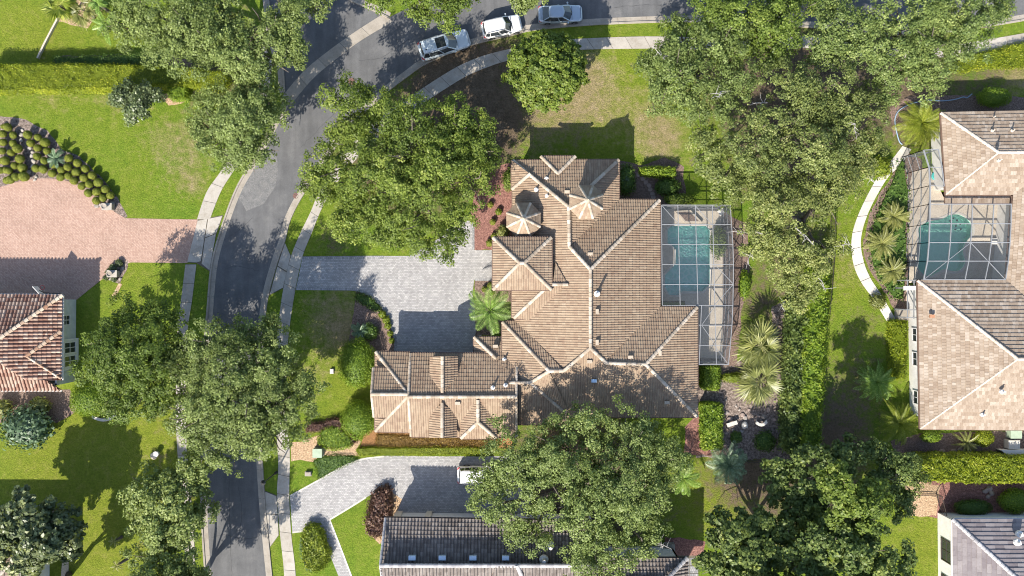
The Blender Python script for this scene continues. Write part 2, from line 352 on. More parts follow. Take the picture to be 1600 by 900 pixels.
def water():
    m, nt, b = nodes('pool_water'); out = nt.nodes['Material Output']
    tr = N(nt, 'ShaderNodeBsdfTransparent'); tr.inputs[0].default_value = (0.84, 0.97, 0.96, 1)
    gl = N(nt, 'ShaderNodeBsdfGlossy'); gl.inputs['Roughness'].default_value = 0.04
    u = N(nt, 'ShaderNodeBump'); u.inputs['Strength'].default_value = 0.25; u.inputs['Distance'].default_value = 0.05
    nt.links.new(noise(nt, 5.0, 3), u.inputs['Height']); nt.links.new(u.outputs[0], gl.inputs['Normal'])
    fr = N(nt, 'ShaderNodeFresnel'); fr.inputs[0].default_value = 1.33; nt.links.new(u.outputs[0], fr.inputs['Normal'])
    ms = N(nt, 'ShaderNodeMixShader'); nt.links.new(fr.outputs[0], ms.inputs[0]); nt.links.new(tr.outputs[0], ms.inputs[1]); nt.links.new(gl.outputs[0], ms.inputs[2])
    nt.links.new(ms.outputs[0], out.inputs[0]); return m
M['water'] = water()
def screen():
    m, nt, b = nodes('insect_screen'); out = nt.nodes['Material Output']
    tr = N(nt, 'ShaderNodeBsdfTransparent'); d = N(nt, 'ShaderNodeBsdfDiffuse')
    nt.links.new(ramp(nt, noise(nt, 3), [(0.3, (0.085, 0.095, 0.105)), (0.7, (0.11, 0.12, 0.13))]), d.inputs[0])
    ms = N(nt, 'ShaderNodeMixShader'); ms.inputs[0].default_value = 0.26; nt.links.new(tr.outputs[0], ms.inputs[1]); nt.links.new(d.outputs[0], ms.inputs[2])
    nt.links.new(ms.outputs[0], out.inputs[0]); return m
M['screen'] = screen()
L_ = {}
L_['oak_bright'] = leafmat('bright_oak_leaves', (0.076, 0.121, 0.024), (0.205, 0.275, 0.045), 0.35, tip=(0.335, 0.389, 0.086))
L_['oak_grey'] = leafmat('grey_oak_leaves', (0.091, 0.129, 0.034), (0.227, 0.288, 0.081), 0.3, tip=(0.377, 0.450, 0.161))
L_['oak_olive'] = leafmat('olive_oak_leaves', (0.093, 0.123, 0.036), (0.240, 0.282, 0.079), 0.3, tip=(0.421, 0.438, 0.168))
L_['oak_green'] = leafmat('green_oak_leaves', (0.082, 0.128, 0.034), (0.212, 0.275, 0.076), 0.3, tip=(0.368, 0.423, 0.141))
L_['dark'] = leafmat('dark_glossy_leaves', (0.056, 0.082, 0.033), (0.138, 0.175, 0.069), 0.2, 0.4, 0.5, tip=(0.378, 0.421, 0.187))
L_['darkgreen'] = leafmat('deep_green_leaves', (0.058, 0.094, 0.024), (0.158, 0.213, 0.054), 0.25, 0.5, tip=(0.310, 0.353, 0.088))
L_['ficus'] = leafmat('dense_yellow_green_leaves', (0.080, 0.125, 0.018), (0.200, 0.262, 0.040), 0.3, tip=(0.34, 0.37, 0.09))
L_['hedge'] = leafmat('hedge_leaves', (0.114, 0.160, 0.013), (0.289, 0.342, 0.020), 0.3, tip=(0.440, 0.440, 0.046))
L_['lime'] = leafmat('lime_shrub_leaves', (0.094, 0.171, 0.017), (0.237, 0.330, 0.031), 0.3, tip=(0.396, 0.462, 0.077))
L_['palm'] = leafmat('palm_fronds', (0.083, 0.173, 0.024), (0.215, 0.347, 0.059), 0.3, 0.4, 0.5, tip=(0.429, 0.553, 0.172))
L_['fanpalm'] = leafmat('fan_palm_leaves', (0.13, 0.15, 0.035), (0.30, 0.315, 0.09), 0.3, 0.4, 0.5, tip=(0.46, 0.46, 0.20))
L_['yellowpalm'] = leafmat('yellow_green_palm', (0.112, 0.165, 0.013), (0.264, 0.317, 0.033), 0.3, 0.45, tip=(0.422, 0.436, 0.092))
L_['blue'] = leafmat('blue_green_leaves', (0.040, 0.079, 0.040), (0.139, 0.218, 0.112), 0.2, 0.4, 0.5, tip=(0.343, 0.449, 0.290))
L_['purple'] = leafmat('bronze_grass_leaves', (0.073, 0.037, 0.033), (0.172, 0.099, 0.073), 0.2, tip=(0.317, 0.211, 0.145))
L_['topiary'] = leafmat('topiary_leaves', (0.172, 0.195, 0.033), (0.287, 0.319, 0.058), 0.25, 0.7, 0.2, tip=(0.356, 0.377, 0.091))
L_['cover'] = leafmat('ground_cover_leaves', (0.049, 0.105, 0.020), (0.137, 0.217, 0.040), 0.25, tip=(0.226, 0.306, 0.081))
L_['jasmine'] = leafmat('rust_jasmine_leaves', (0.132, 0.073, 0.016), (0.264, 0.172, 0.040), 0.25, tip=(0.370, 0.264, 0.079))
# ------------------------------------------------------------------ ground, road, pavements
POOL1 = [(1043,359),(1049,353),(1103,353),(1109,360),(1109,444),(1098,455),(1065,455),(1060,461),(1046,461),(1039,449),(1039,430),(1055,413),(1056,390),(1050,383),(1043,380)]
POOL2 = [(q[0]*0.18333+1380, q[1]*0.18333+290) for q in smooth_line([(560,252),(640,246),(720,290),(757,350),(750,420),(705,480),(680,530),(682,590),(697,640),(682,690),(640,725),(580,728),(520,712),(450,745),(385,775),(330,745),(292,690),(300,600),(305,450),(300,365),(345,325),(410,300),(480,290),(530,270),(560,252)], 3)[:-1]]
DECK1 = [(1020,326),(1129,326),(1129,560),(1070,560),(1070,470),(1020,470)]
DECK2 = [(1418,300),(1426,268),(1452,262),(1475,310),(1590,310),(1580,442),(1420,442)]
RIGHT_KERB = [(431,980),(423,898),(418.5,853),(413.5,800),(410.5,760),(407,700),(405,640),(408,560),(413,490),(420,450),(433,405),(443,377),(452,343),(470,307),(495,270),(530,220),(565,178),(603,143),(633,120),(667,97),(733,70),(800,53),(843,44),(943,36),(1080,32),(1200,36),(1300,44),(1400,52),(1480,48),(1600,30),(1740,2)]
LEFT_KERB = [(328,980),(322,890),(318,830),(316,760),(317,700),(318,640),(320,560),(326,480),(333,410),(350,350),(370,297),(392,258),(416,215),(445,160)]
GUTTER = [(445,160),(481,118),(520,85),(560,56),(608,27)]
def build_ground():
    def ax(lo, hi): return np.concatenate([[-900, -300, -120], np.arange(lo, hi + 0.01, 0.5), [120, 300, 900]])
    xs, ys = ax(-62, 62), ax(-38, 38); nx, ny = len(xs), len(ys)
    X, Y = np.meshgrid(xs, ys); V = np.stack([X.ravel(), Y.ravel(), np.zeros(nx*ny)], 1)
    i = np.arange((ny-1)*(nx-1)); r, c = i // (nx-1), i % (nx-1); a = r*nx + c
    F = np.stack([a, a+1, a+nx+1, a+nx], 1)
    cx, cy = X.ravel()[F].mean(1) * PPM + 800, 450 - Y.ravel()[F].mean(1) * PPM
    keep = ~(inpoly(cx, cy, DECK1) & (cx > 1030)) & ~inpoly(cx, cy, DECK2)
    o = obj('lawn', V, F[keep], M['lawn'], origin=(0, 0, 0), kind='structure')
    px, py = X.ravel()*PPM + 800, 450 - Y.ravel()*PPM
    def paint_attr(name, blobs, base):
        w = np.full(len(px), base)
        for bx, by, br, bv in blobs: w += bv * np.exp(-((px-bx)**2 + (py-by)**2) / (br*br*0.8))
        at = o.data.attributes.new(name, 'FLOAT', 'POINT'); at.data.foreach_set('value', np.clip(w, 0, 1).astype(np.float32))
    paint_attr('yellow', [(100,720,170,.9),(60,60,110,.8),(230,700,110,.9),(180,850,130,.7),(950,160,130,.8),(200,440,70,.5),(530,600,70,.7),(1110,780,70,1),(1440,850,90,.8),(1320,420,80,.6),(150,250,120,.3)], 0.1)
    paint_attr('dry', [(950,130,60,.35),(915,105,40,.6),(1020,190,60,.55),(880,160,50,.5),(930,180,50,.4),(1040,230,50,.5),(285,245,60,.42),(240,210,50,.25),(325,190,50,.5),(80,140,60,.4),(300,290,30,.4),(510,480,60,.5),(540,520,45,.6),(480,590,60,.4),(1385,135,40,.9),(1330,420,60,.4),(830,200,70,.6),(1590,110,50,.8),(180,150,40,.5),(245,710,40,.3),(590,470,60,.2)], 0.0)
    paint_attr('soil', [(720,150,75,.5),(760,230,70,.55),(800,180,45,.4),(690,130,55,.5),(520,380,40,.4),(1310,200,120,.45),(1200,250,130,.5),(1250,400,80,.45),(1180,480,70,.5),(1335,600,90,.45),(1350,500,50,.3),(1310,690,60,.4),(1120,100,90,.5),(1240,100,100,.7),(350,90,110,.7),(640,250,130,.9),(900,760,160,.9),(1250,780,150,.6),(1160,740,60,.4),(820,90,60,.55),(740,90,60,.55),(1440,170,70,.6),(1550,135,60,.4),(1420,60,120,.6),(360,640,150,.5),(240,820,90,.3),(900,210,60,.35),(980,60,30,.2)], 0.0)
build_ground()
L0 = smooth_line(LEFT_KERB, 5); R0 = smooth_line(RIGHT_KERB, 5); G0 = smooth_line(GUTTER, 5)
flat('road', L0 + G0[1:] + [(700,-18),(800,-42),(1000,-58),(1200,-55),(1400,-42),(1740,-90)] + R0[::-1], 0.010, M['asphalt'], kind='structure')
flat('side_street', G0[::-1] + [(443,145),(440,110),(432,85),(424,50),(418,0),(405,-90),(535,-90),(546,-10),(557,3),(580,13)], 0.014, M['asphalt'], kind='structure')
flat('road_patch', wobble([(395,262),(420,235),(432,243),(435,262),(430,292),(412,318),(385,330),(372,305)], 8, 0.6, 3), 0.018, M['patch'], kind='structure')
def strip_pts(line, off):
    pts = np.array([P(*q)[:2] for q in line]); d = np.gradient(pts, axis=0); d /= np.linalg.norm(d, axis=1)[:, None]
    n = np.stack([-d[:, 1], d[:, 0]], 1); return pts + n * off
def kerb(name, line, side):
    prof = [(0.50, 0.014), (0.50, 0.022), (0.02, 0.030), (0.0, 0.12), (-0.17, 0.125), (-0.19, 0.0)]
    rings = [np.column_stack([strip_pts(line, side * o), np.full(len(line), z)]) for o, z in prof]
    V = np.concatenate(rings); n = len(line); F = []
    for k in range(len(prof) - 1):
        for i in range(n - 1):
            q = (k*n+i, k*n+i+1, (k+1)*n+i+1, (k+1)*n+i); F.append(q if side < 0 else q[::-1])
    o = obj(name, V, F, M['kerb'], kind='structure')
    acc = 0.0; pts = strip_pts(line, 0); nxt = 1.5; mb = MB()      # contraction joints cut across the kerb
    for i in range(1, n):
        seg = np.linalg.norm(pts[i] - pts[i-1])
        while acc + seg > nxt:
            t = (nxt - acc) / seg; c = pts[i-1] + (pts[i] - pts[i-1]) * t; d = (pts[i] - pts[i-1]) / seg; nn = np.array([-d[1], d[0]]) * side
            mb.bar([*(c - nn*0.18), 0.118], [*(c - nn*0.01), 0.118], 0.025, 0.02); mb.bar([*(c + nn*0.03), 0.022], [*(c + nn*0.49), 0.018], 0.025, 0.012); nxt += 3.0
        acc += seg
    if mb.V: mb.build('joint', M['joint'], o, kind='stuff')
kerb('kerb_right', R0, 1); kerb('kerb_left', L0, -1)
kerb('kerb_corner', smooth_line([(443,145),(441,110),(433,85),(424,50),(418,0),(408,-90)], 4), 1)
kerb('kerb_island', smooth_line([(540,-90),(546,-10),(557,3),(580,13),(608,27)], 4), 1)
def resample(line, n):
    line = np.array(line, float); d = np.r_[0, np.cumsum(np.linalg.norm(np.diff(line, axis=0), axis=1))]
    t = np.linspace(0, d[-1], n); return np.column_stack([np.interp(t, d, line[:, 0]), np.interp(t, d, line[:, 1])])
def slab_path(name, A, B, pitch, mat, z=0.045, gap=0.022, sub=4, seed=1):
    A = smooth_line(A, 5); B = smooth_line(B, 5)
    Lm = np.linalg.norm(np.diff(np.array(A), axis=0), axis=1).sum() / PPM
    n = max(1, round(Lm / pitch)); a = resample(A, n*sub+1); b = resample(B, n*sub+1)
    base = flat(name, list(a) + list(b[::-1]), 0.012, M['joint'], kind='structure')
    r = random.Random(seed)
    for i in range(n):
        pa = np.array([P(*q)[:2] for q in a[i*sub:(i+1)*sub+1]]); pb = np.array([P(*q)[:2] for q in b[i*sub:(i+1)*sub+1]])
        d0 = pa[1]-pa[0]; d0 /= np.linalg.norm(d0); d1 = pa[-1]-pa[-2]; d1 /= np.linalg.norm(d1)
        pa[0] += d0*gap; pb[0] += d0*gap; pa[-1] -= d1*gap; pb[-1] -= d1*gap
        MB().prism(list(pa) + list(pb[::-1]), 0.004, z + r.uniform(-0.006, 0.006)).build('paving_slab', mat, base)
    return base
SWA = [(445,980),(444,897),(438,837),(433,773),(435,727),(431,660),(429,600),(431,550),(435,507),(443,450),(455,400),(470,363),(486,330),(498,300),(520,260),(552,222),(592,185),(640,152),(677,127),(717,103),(753,88),(790,78),(850,66),(900,61),(1013,57),(1120,60),(1200,62),(1262,57),(1322,66),(1400,74),(1500,68),(1600,52),(1720,30)]
SWB = [(464,980),(462,897),(455,833),(452,773),(453,710),(449,660),(447,600),(449,550),(453,507),(462,450),(473,400),(486,367),(501,330),(517,300),(540,268),(570,235),(608,200),(655,166),(688,144),(727,120),(762,105),(793,95),(850,83),(903,78),(1013,76),(1120,78),(1200,80),(1264,75),(1322,84),(1400,92),(1500,87),(1600,71),(1720,50)]
slab_path('sidewalk', SWA, SWB, 2.0, M['concrete'])
WWA = [(292,980),(288,833),(277,700),(275,600),(277,520),(283,470),(290,413)]; WWB = [(308,980),(303,833),(292,700),(291,600),(293,520),(300,470),(307,413)]
slab_path('sidewalk_west', WWA, WWB, 2.0, M['concrete'], seed=2)
slab_path('sidewalk_north_west', [(308,343),(323,300),(345,268),(372,225),(396,180),(405,130),(408,60)], [(328,343),(345,300),(362,272),(388,232),(410,185),(422,130),(425,95)], 2.0, M['concrete'], seed=3)
slab_path('valley_gutter', [(440,152),(474,112),(514,79),(556,49),(600,21)], [(453,166),(488,124),(527,91),(566,62),(614,34)], 2.6, M['kerb'], 0.028, seed=4)
def apron(name, pieces):
    base = flat(name, [q for q in pieces[0]], 0.0125, M['joint'], kind='structure')
    for pc in pieces[1:]: MB().prism([P(*q)[:2] for q in pc], 0.004, 0.05).build('concrete_panel', M['concrete'], base)
apron('driveway_apron', [[(444,378),(455,400),(443,450),(420,462)], [(445.5,380),(454,399.5),(448.5,424),(434,415)], [(433.5,416.5),(448,425.5),(442.5,449),(421.5,460.5)]])
apron('driveway_apron_south', [[(413,766),(432.5,774),(436,836),(421.5,856)], [(414.2,768),(431.8,775),(433.9,803),(416.5,802)], [(416.7,803.2),(434,804.3),(435.3,836),(422.3,853.5)]])
apron('driveway_apron_west', [[(308,344),(349,336),(336,372),(328,424),(307,411),(292,410)], [(309,345),(324,342),(314,408),(307,410),(293,409)], [(325.5,342),(347.5,337.5),(338,364),(321,371)], [(320.7,372.3),(337.7,365.5),(327.5,422),(315.3,412)]])
flat('driveway_main', [(462,453),(473,401),(570,400),(640,400),(690,370),(708,345),(735,345),(741,366),(741,391),(771,391),(771,436),(741,437),(738,460),(760,560),(618,560),(619,528),(606,491),(586,470),(562,455),(540,453)], 0.018, M['greypaver'], kind='structure')
def border(pts, w, mat, z=0.024, parent=None, name='border_course'):
    line = smooth_line(pts, 4); a = strip_pts(line, w/2); b = strip_pts(line, -w/2); n = len(line)
    V = [(*q, z) for q in a] + [(*q, z) for q in b]
    o = obj(name, V, [(i, n+i, n+i+1, i+1) for i in range(n-1)], mat, parent)
    if parent is None: o['kind'] = 'structure'
border([(463,451),(520,451.5),(560,453.5),(585,468),(605,490),(617,527),(618,548)], 0.3, M['greyborder'], name='driveway_edging')
border([(473,403),(520,402.5),(570,402),(600,402)], 0.3, M['greyborder'], name='driveway_edging')
border([(739.5,348),(739.5,390)], 0.25, M['greyborder'], name='driveway_edging'); border([(742,437),(770,437)], 0.25, M['greyborder'], name='driveway_edging')
flat('driveway_south', [(453,774),(493,752),(533,729),(563,717),(600,712),(733,713),(830,713),(830,812),(618,812),(622,797),(628,780),(608,766),(590,768),(572,777),(515,812),(530,850),(549,900),(560,930),(545,930),(528,898),(500,828),(457,833)], 0.018, M['greypaver'], kind='structure')
for pts in ([(453,775),(493,753),(533,730),(563,718),(600,713)], [(572,777),(545,794),(515,812)], [(515,812),(530,850),(549,900),(560,930)], [(457,832),(480,829),(500,827.5)]):
    border(pts, 0.16, M['whitepath'], name='driveway_edging')
flat('driveway_west', smooth_line([(-60,300),(0,292),(28,284),(60,279),(98,281),(126,292),(150,309),(168,324),(196,341)], 4) + [(250,342),(309,343),(293,411),(205,410),(180,418),(160,436),(140,452),(118,470),(-60,470)], 0.018, M['pinkpaver'], kind='structure')
slab_path('garden_path', [(1410,228),(1390,254),(1369,280),(1342.7,331),(1330.7,371),(1333,411),(1345,440),(1364,467),(1388,506)], [(1424,233),(1408,257),(1385,280),(1357,331),(1345,373),(1349,408),(1360,435),(1377,461),(1399,498)], 1.75, M['whitepath'], 0.05, 0.028, seed=5)
# planting beds
def bed(poly, mat, z=0.008, amp=1.3, seed=0): return flat('planting_bed', wobble(poly, 7, amp, seed), z, mat, kind='structure')
bed([(735,330),(742,300),(762,268),(785,258),(805,255),(820,300),(820,372),(772,390),(742,392),(740,360)], M['redmulch'], seed=1)
bed([(742,438),(800,438),(800,520),(742,524)], M['mulch'], 0.021, seed=2)
bed([(556,455),(575,461),(600,486),(615,520),(618,560),(560,560),(540,560),(548,520),(552,490)], M['mulch'], 0.021, 0.6, seed=3)
bed([(570,672),(800,672),(800,700),(590,700),(562,700)], M['rustmulch'], seed=4)
bed([(455,692),(470,690),(505,676),(500,668),(486,664),(520,655),(540,660),(550,676),(566,690),(556,706),(562,714),(530,712),(500,712),(488,722),(470,720),(455,722)], M['tanmulch'], seed=5)
bed([(585,769),(608,764),(629,780),(622,798),(608,812),(602,842),(592,850),(580,838),(576,815)], M['tanmulch'], seed=6)
bed([(1090,560),(1150,565),(1240,560),(1238,720),(1090,715)], M['rockbed'], seed=7)
bed([(1130,330),(1168,350),(1172,420),(1160,480),(1150,570),(1128,570)], M['mulch'], 0.0085, seed=8)
bed([(960,248),(1000,258),(1040,244),(1068,262),(1075,330),(960,330)], M['mulch'], seed=9)
bed([(-20,178),(35,186),(75,205),(95,232),(125,245),(165,285),(185,310),(200,340),(180,345),(150,325),(100,300),(0,310),(-20,312)], M['rockbed'], 0.007, seed=10)
bed([(1416,236),(1440,250),(1440,300),(1420,310),(1420,470),(1412,492),(1398,482),(1380,455),(1362,428),(1350,400),(1348,375),(1360,330),(1386,285)], M['mulch'], seed=11)
bed([(1392,170),(1420,150),(1600,150),(1620,190),(1470,190),(1410,200),(1395,215)], M['mulch'], seed=12)
bed([(1390,690),(1440,676),(1620,672),(1620,712),(1400,712)], M['mulch'], seed=13)
bed([(1430,752),(1620,752),(1620,812),(1480,812),(1440,806),(1430,780)], M['redmulch'], seed=14)
bed([(158,436),(178,416),(200,406),(199,416),(190,440),(186,444)], M['rockbed'], 0.022, seed=15)
flat('garden_edging', [(186,442),(191,444),(180,466),(174,464)], 0.03, M['tanmulch'], kind='structure')
bed([(-20,608),(110,608),(120,640),(90,662),(60,650),(-20,665)], M['mulch'], seed=16)
bed([(95,20),(122,-10),(160,15),(150,28),(140,45),(90,34)], M['tanmulch'], seed=17)
bed([(250,150),(262,165),(298,155),(308,140),(290,132)], M['tanmulch'], seed=18)
bed([(85,88),(250,84),(300,95),(300,104),(85,104)], M['mulch'], seed=19)
bed([(1090,640),(1128,640),(1128,712),(1070,712),(1070,668)], M['redmulch'], 0.0095, seed=20)
bed([(1040,838),(1100,845),(1100,875),(1040,870)], M['redmulch'], seed=21)
bed([(1410,752),(1440,752),(1470,760),(1462,806),(1425,806)], M['tanmulch'], 0.0095, seed=22)
bed([(1205,480),(1240,470),(1236,560),(1228,720),(1212,720)], M['rockbed'], 0.0095, seed=23)
def disc(name, px, py, r, z0, z1, mat, label, cat, group=None):
    c = P(px, py); o = MB().lathe((c[0], c[1], 0), [(r, z0), (r, z1 - 0.01), (r - 0.02, z1), (r*0.8, z1), (r*0.78, z1-0.006), (0.04, z1-0.006)], 20).build(name, mat)
    return tag(o, label, cat, group)
disc('manhole_cover', 549, 127, 0.36, 0.005, 0.03, M['rust'], 'round rust-red manhole cover in the grey road', 'manhole cover')
disc('drain_cover', 462, 306, 0.30, 0.005, 0.03, M['rust'], 'rusty round drain cover at the kerb beside the sidewalk', 'drain cover')
flat('garden_walk', smooth_line([(116,822),(108,840),(99,866),(95,905)], 4) + smooth_line([(108,905),(108,872),(116,846),(125,826)], 4), 0.03, M['deck'], kind='structure')
border([(144,650),(152,654),(162,656),(172,654),(182,648)], 0.3, M['whitepath'], 0.12, name='stone_edging')
def crack(pts, w=0.05):
    r_ = np.random.default_rng(int(pts[0][0])); line = smooth_line(pts, 8); line = [q + r_.normal(0, 0.5, 2) for q in line]
    border(line, w, M['seal'], 0.0165, name='crack_seal')
for pts in ([(362,900),(360,840),(358,780),(358,720)], [(330,840),(350,836),(380,842),(405,838)], [(352,420),(375,416),(405,424)], [(470,230),(500,200),(530,168)], [(640,75),(700,48),(760,30)], [(372,760),(378,800),(372,850)], [(960,12),(1010,8),(1060,12)], [(560,95),(600,88),(640,60)], [(345,380),(372,360),(395,340)]): crack(pts)
# ------------------------------------------------------------------ roofs and houses
BARREL = ([0, .15, .35, .55, .70, 1.0], [0, .8, 1, .8, 0, 0])
FLAT = ([0, .03, .97, 1.0], [0, 1, 1, 0])
class House:
    def __init__(s, name, loc, label, tile, ridge, prof=BARREL, tw=0.235, tl=0.40, amp=0.045, step=0.032, gutter=None, cat='house'):
        s.root = empty(name, loc, label, cat); s.tile = tile; s.ridge = ridge; s.prof = prof; s.tw, s.tl, s.amp, s.step = tw, tl, amp, step
        s.tv = []; s.tf = []; s.tt = []; s.n = 0; s.rmb = MB(); s.zs = {}; s.gutter = gutter; s.seed = 1
    def plane(s, e0, e1, h0, k, c):
        E0, E1 = P(*e0, h0), P(*e1, h0); u = (E1 - E0)[:2]; u /= np.linalg.norm(u); n2 = np.array([-u[1], u[0]])
        if np.dot(np.array(P(*c, h0)[:2]) - E0[:2], n2) < 0: n2 = -n2; u = -u
        return E0, u, n2, h0, k
    def hit(s, pl, q):
        E0, u, n2, h0, k = pl; a = P(*q)[:2]; an = a @ n2
        z = (h0 + k * (an - E0[:2] @ n2)) / (1 + k * an / Z); return P(q[0], q[1], z)
    def facet(s, poly, e0, e1, h0=3.7, k=0.42, thick=0.16, gut=True):
        c = np.mean(np.array(poly, float), 0); pl = s.plane(e0, e1, h0, k, c)
        W = [s.hit(pl, q) for q in poly]
        for q, w in zip(poly, W): s.zs.setdefault((round(q[0]), round(q[1])), []).append(w[2])
        s._tiles(W, pl, thick)
        if s.gutter and gut:
            a, b = P(*e0, h0), P(*e1, h0); o_ = -pl[2] * 0.05
            MB().bar([a[0]+o_[0], a[1]+o_[1], h0-0.09], [b[0]+o_[0], b[1]+o_[1], h0-0.09], 0.12, 0.14).build('gutter', s.gutter, s.root)
    def facet3(s, pts, thick=0.12):
        W = [P(x, y, z) for x, y, z in pts]; nn = np.cross(W[1]-W[0], W[2]-W[0])
        if nn[2] < 0: nn = -nn
        nn /= np.linalg.norm(nn); g = -nn[:2] / nn[2]; k = np.linalg.norm(g); n2 = g / k; u = np.array([n2[1], -n2[0]])
        i = int(np.argmin([w[2] for w in W])); s._tiles(W, (W[i], u, n2, W[i][2], k), thick)
    def _tiles(s, W, pl, thick):
        E0, u, n2, h0, k = pl; cs = 1 / math.sqrt(1 + k*k)
        U3 = np.array([u[0], u[1], 0]); V3 = np.array([n2[0]*cs, n2[1]*cs, k*cs]); N3 = np.array([-n2[0]*k*cs, -n2[1]*k*cs, cs])
        O = E0; uv = np.array([[(w-O) @ U3, (w-O) @ V3] for w in W])
        area = sum(uv[i][0]*uv[(i+1) % len(uv)][1] - uv[(i+1) % len(uv)][0]*uv[i][1] for i in range(len(uv)))
        if area < 0: uv = uv[::-1]; W = W[::-1]
        # solid deck under the tiles
        n = len(W); top = [w - np.array([0,0,0.02]) for w in W]; bot = [w - np.array([0,0,thick]) for w in W]
        tri = tessellate_polygon([[Vector((*q, 0)) for q in uv]])
        F = [(i, (i+1) % n, n+(i+1) % n, n+i)[::-1] for i in range(n)] + [tuple(t) for t in tri] + [tuple(n+i for i in t)[::-1] for t in tri]
        MBd = MB().add(top + bot, F, 0.1); MBd.build('roof_deck', M['browntrim'], s.root)
        convex = all(((uv[(i+1) % n][0]-uv[i][0])*(uv[(i+2) % n][1]-uv[(i+1) % n][1])-(uv[(i+1) % n][1]-uv[i][1])*(uv[(i+2) % n][0]-uv[(i+1) % n][0])) > -1e-6 for i in range(n))
        pieces = [uv] if convex else []
        if not convex:
            for a, b, c in tri:
                t = uv[[a, b, c]]; ar = (t[1]-t[0])[0]*(t[2]-t[0])[1]-(t[1]-t[0])[1]*(t[2]-t[0])[0]; pieces.append(t if ar > 0 else t[::-1])
        xs, hs = map(np.array, s.prof); w, l = s.tw, s.tl
        r = np.random.default_rng(s.seed); s.seed += 1
        for pc in pieces:
            j0, j1 = int(math.floor(pc[:,0].min()/w)) - 1, int(math.ceil(pc[:,0].max()/w)) + 1; k0, k1 = int(math.floor(pc[:,1].min()/l)), int(math.ceil(pc[:,1].max()/l))
            J, K, S_ = np.meshgrid(np.arange(j0, j1), np.arange(k0, k1), np.arange(len(xs)-1), indexing='ij'); J, K, S_ = J.ravel(), K.ravel(), S_.ravel()
            off = np.where((s.prof is FLAT) & (K % 2 == 1), 0.5*w, 0.0)
            ua, ub = (J + xs[S_])*w + off, (J + xs[S_+1])*w + off; va, vb = K*l, (K+1)*l
            q = np.stack([np.stack([ua, va], 1), np.stack([ub, va], 1), np.stack([ub, vb], 1), np.stack([ua, vb], 1)], 1)
            inside = np.ones(len(q), bool); out = np.zeros(len(q), bool)
            for i in range(len(pc)):
                a, b = pc[i], pc[(i+1) % len(pc)]; d = (b[0]-a[0])*(q[:,:,1]-a[1]) - (b[1]-a[1])*(q[:,:,0]-a[0])
                inside &= (d >= -1e-9).all(1); out |= (d < 0).all(1)
            rt = np.random.default_rng(99 + s.seed).random((j1-j0, k1-k0)); tt = rt[J-j0, K-k0]
            def height(uu, vv, kk, oo, sl, end):
                f = ((uu-oo)/w) % 1.0
                f = np.where(end & (f < 1e-6), 1.0, f)
                return np.interp(f, xs, hs)*s.amp + s.step*(1-(vv-kk*l)/l)
            ha, hb = hs[S_]*s.amp, hs[S_+1]*s.amp; I = np.where(inside)[0]
            if len(I):
                h4 = np.stack([ha+s.step, hb+s.step, hb, ha], 1)[I] - 0.0
                jit = (rt[J-j0, K-k0][I]-0.5)[:,None]*0.012; qq = q[I]
                V = O + qq[...,0:1]*U3 + qq[...,1:2]*V3 + (h4+jit)[...,None]*N3
                s.tv.append(V.reshape(-1,3)); s.tf.extend(range(0)); b = s.n
                s.tf.append(np.arange(len(I)*4).reshape(-1,4)+b); s.tt.append(tt[I]); s.n += len(I)*4
                # butt end of each course
                base = O + qq[:,:2,0:1]*U3 + qq[:,:2,1:2]*V3; lo = base - 0.005*N3; hi = V[:, :2]
                Vr = np.stack([lo[:,0], lo[:,1], hi[:,1], hi[:,0]], 1); s.tv.append(Vr.reshape(-1,3)); s.tf.append(np.arange(len(I)*4).reshape(-1,4)+s.n); s.tt.append(tt[I]*0.5); s.n += len(I)*4
            for i in np.where(~inside & ~out)[0]:
                poly = [tuple(x) for x in q[i]]
                for e in range(len(pc)):
                    a, b = pc[e], pc[(e+1) % len(pc)]; new = []
                    D = [(b[0]-a[0])*(y-a[1])-(b[1]-a[1])*(x-a[0]) for x, y in poly]
                    for m in range(len(poly)):
                        m2 = (m+1) % len(poly)
                        if D[m] >= 0: new.append(poly[m])
                        if (D[m] >= 0) != (D[m2] >= 0):
                            t = D[m]/(D[m]-D[m2]); new.append((poly[m][0]+(poly[m2][0]-poly[m][0])*t, poly[m][1]+(poly[m2][1]-poly[m][1])*t))
                    poly = new
                    if len(poly) < 3: break
                if len(poly) < 3: continue
                for m in range(1, len(poly)-1):
                    tri3 = [poly[0], poly[m], poly[m+1], poly[m+1]]
                    V = []
                    for x, y in tri3:
                        t = 0 if ub[i] == ua[i] else (x-ua[i])/(ub[i]-ua[i]); hh = ha[i]+(hb[i]-ha[i])*t + s.step*(1-(y-va[i])/l); V.append(O + x*U3 + y*V3 + hh*N3)
                    s.tv.append(np.array(V)); s.tf.append(np.arange(4).reshape(1,4)+s.n); s.tt.append(np.array([tt[i]])); s.n += 4
    def z_at(s, q):
        k = (round(q[0]), round(q[1]))
        if k in s.zs: return max(s.zs[k])
        best = min(s.zs, key=lambda a: (a[0]-k[0])**2 + (a[1]-k[1])**2)
        return max(s.zs[best])
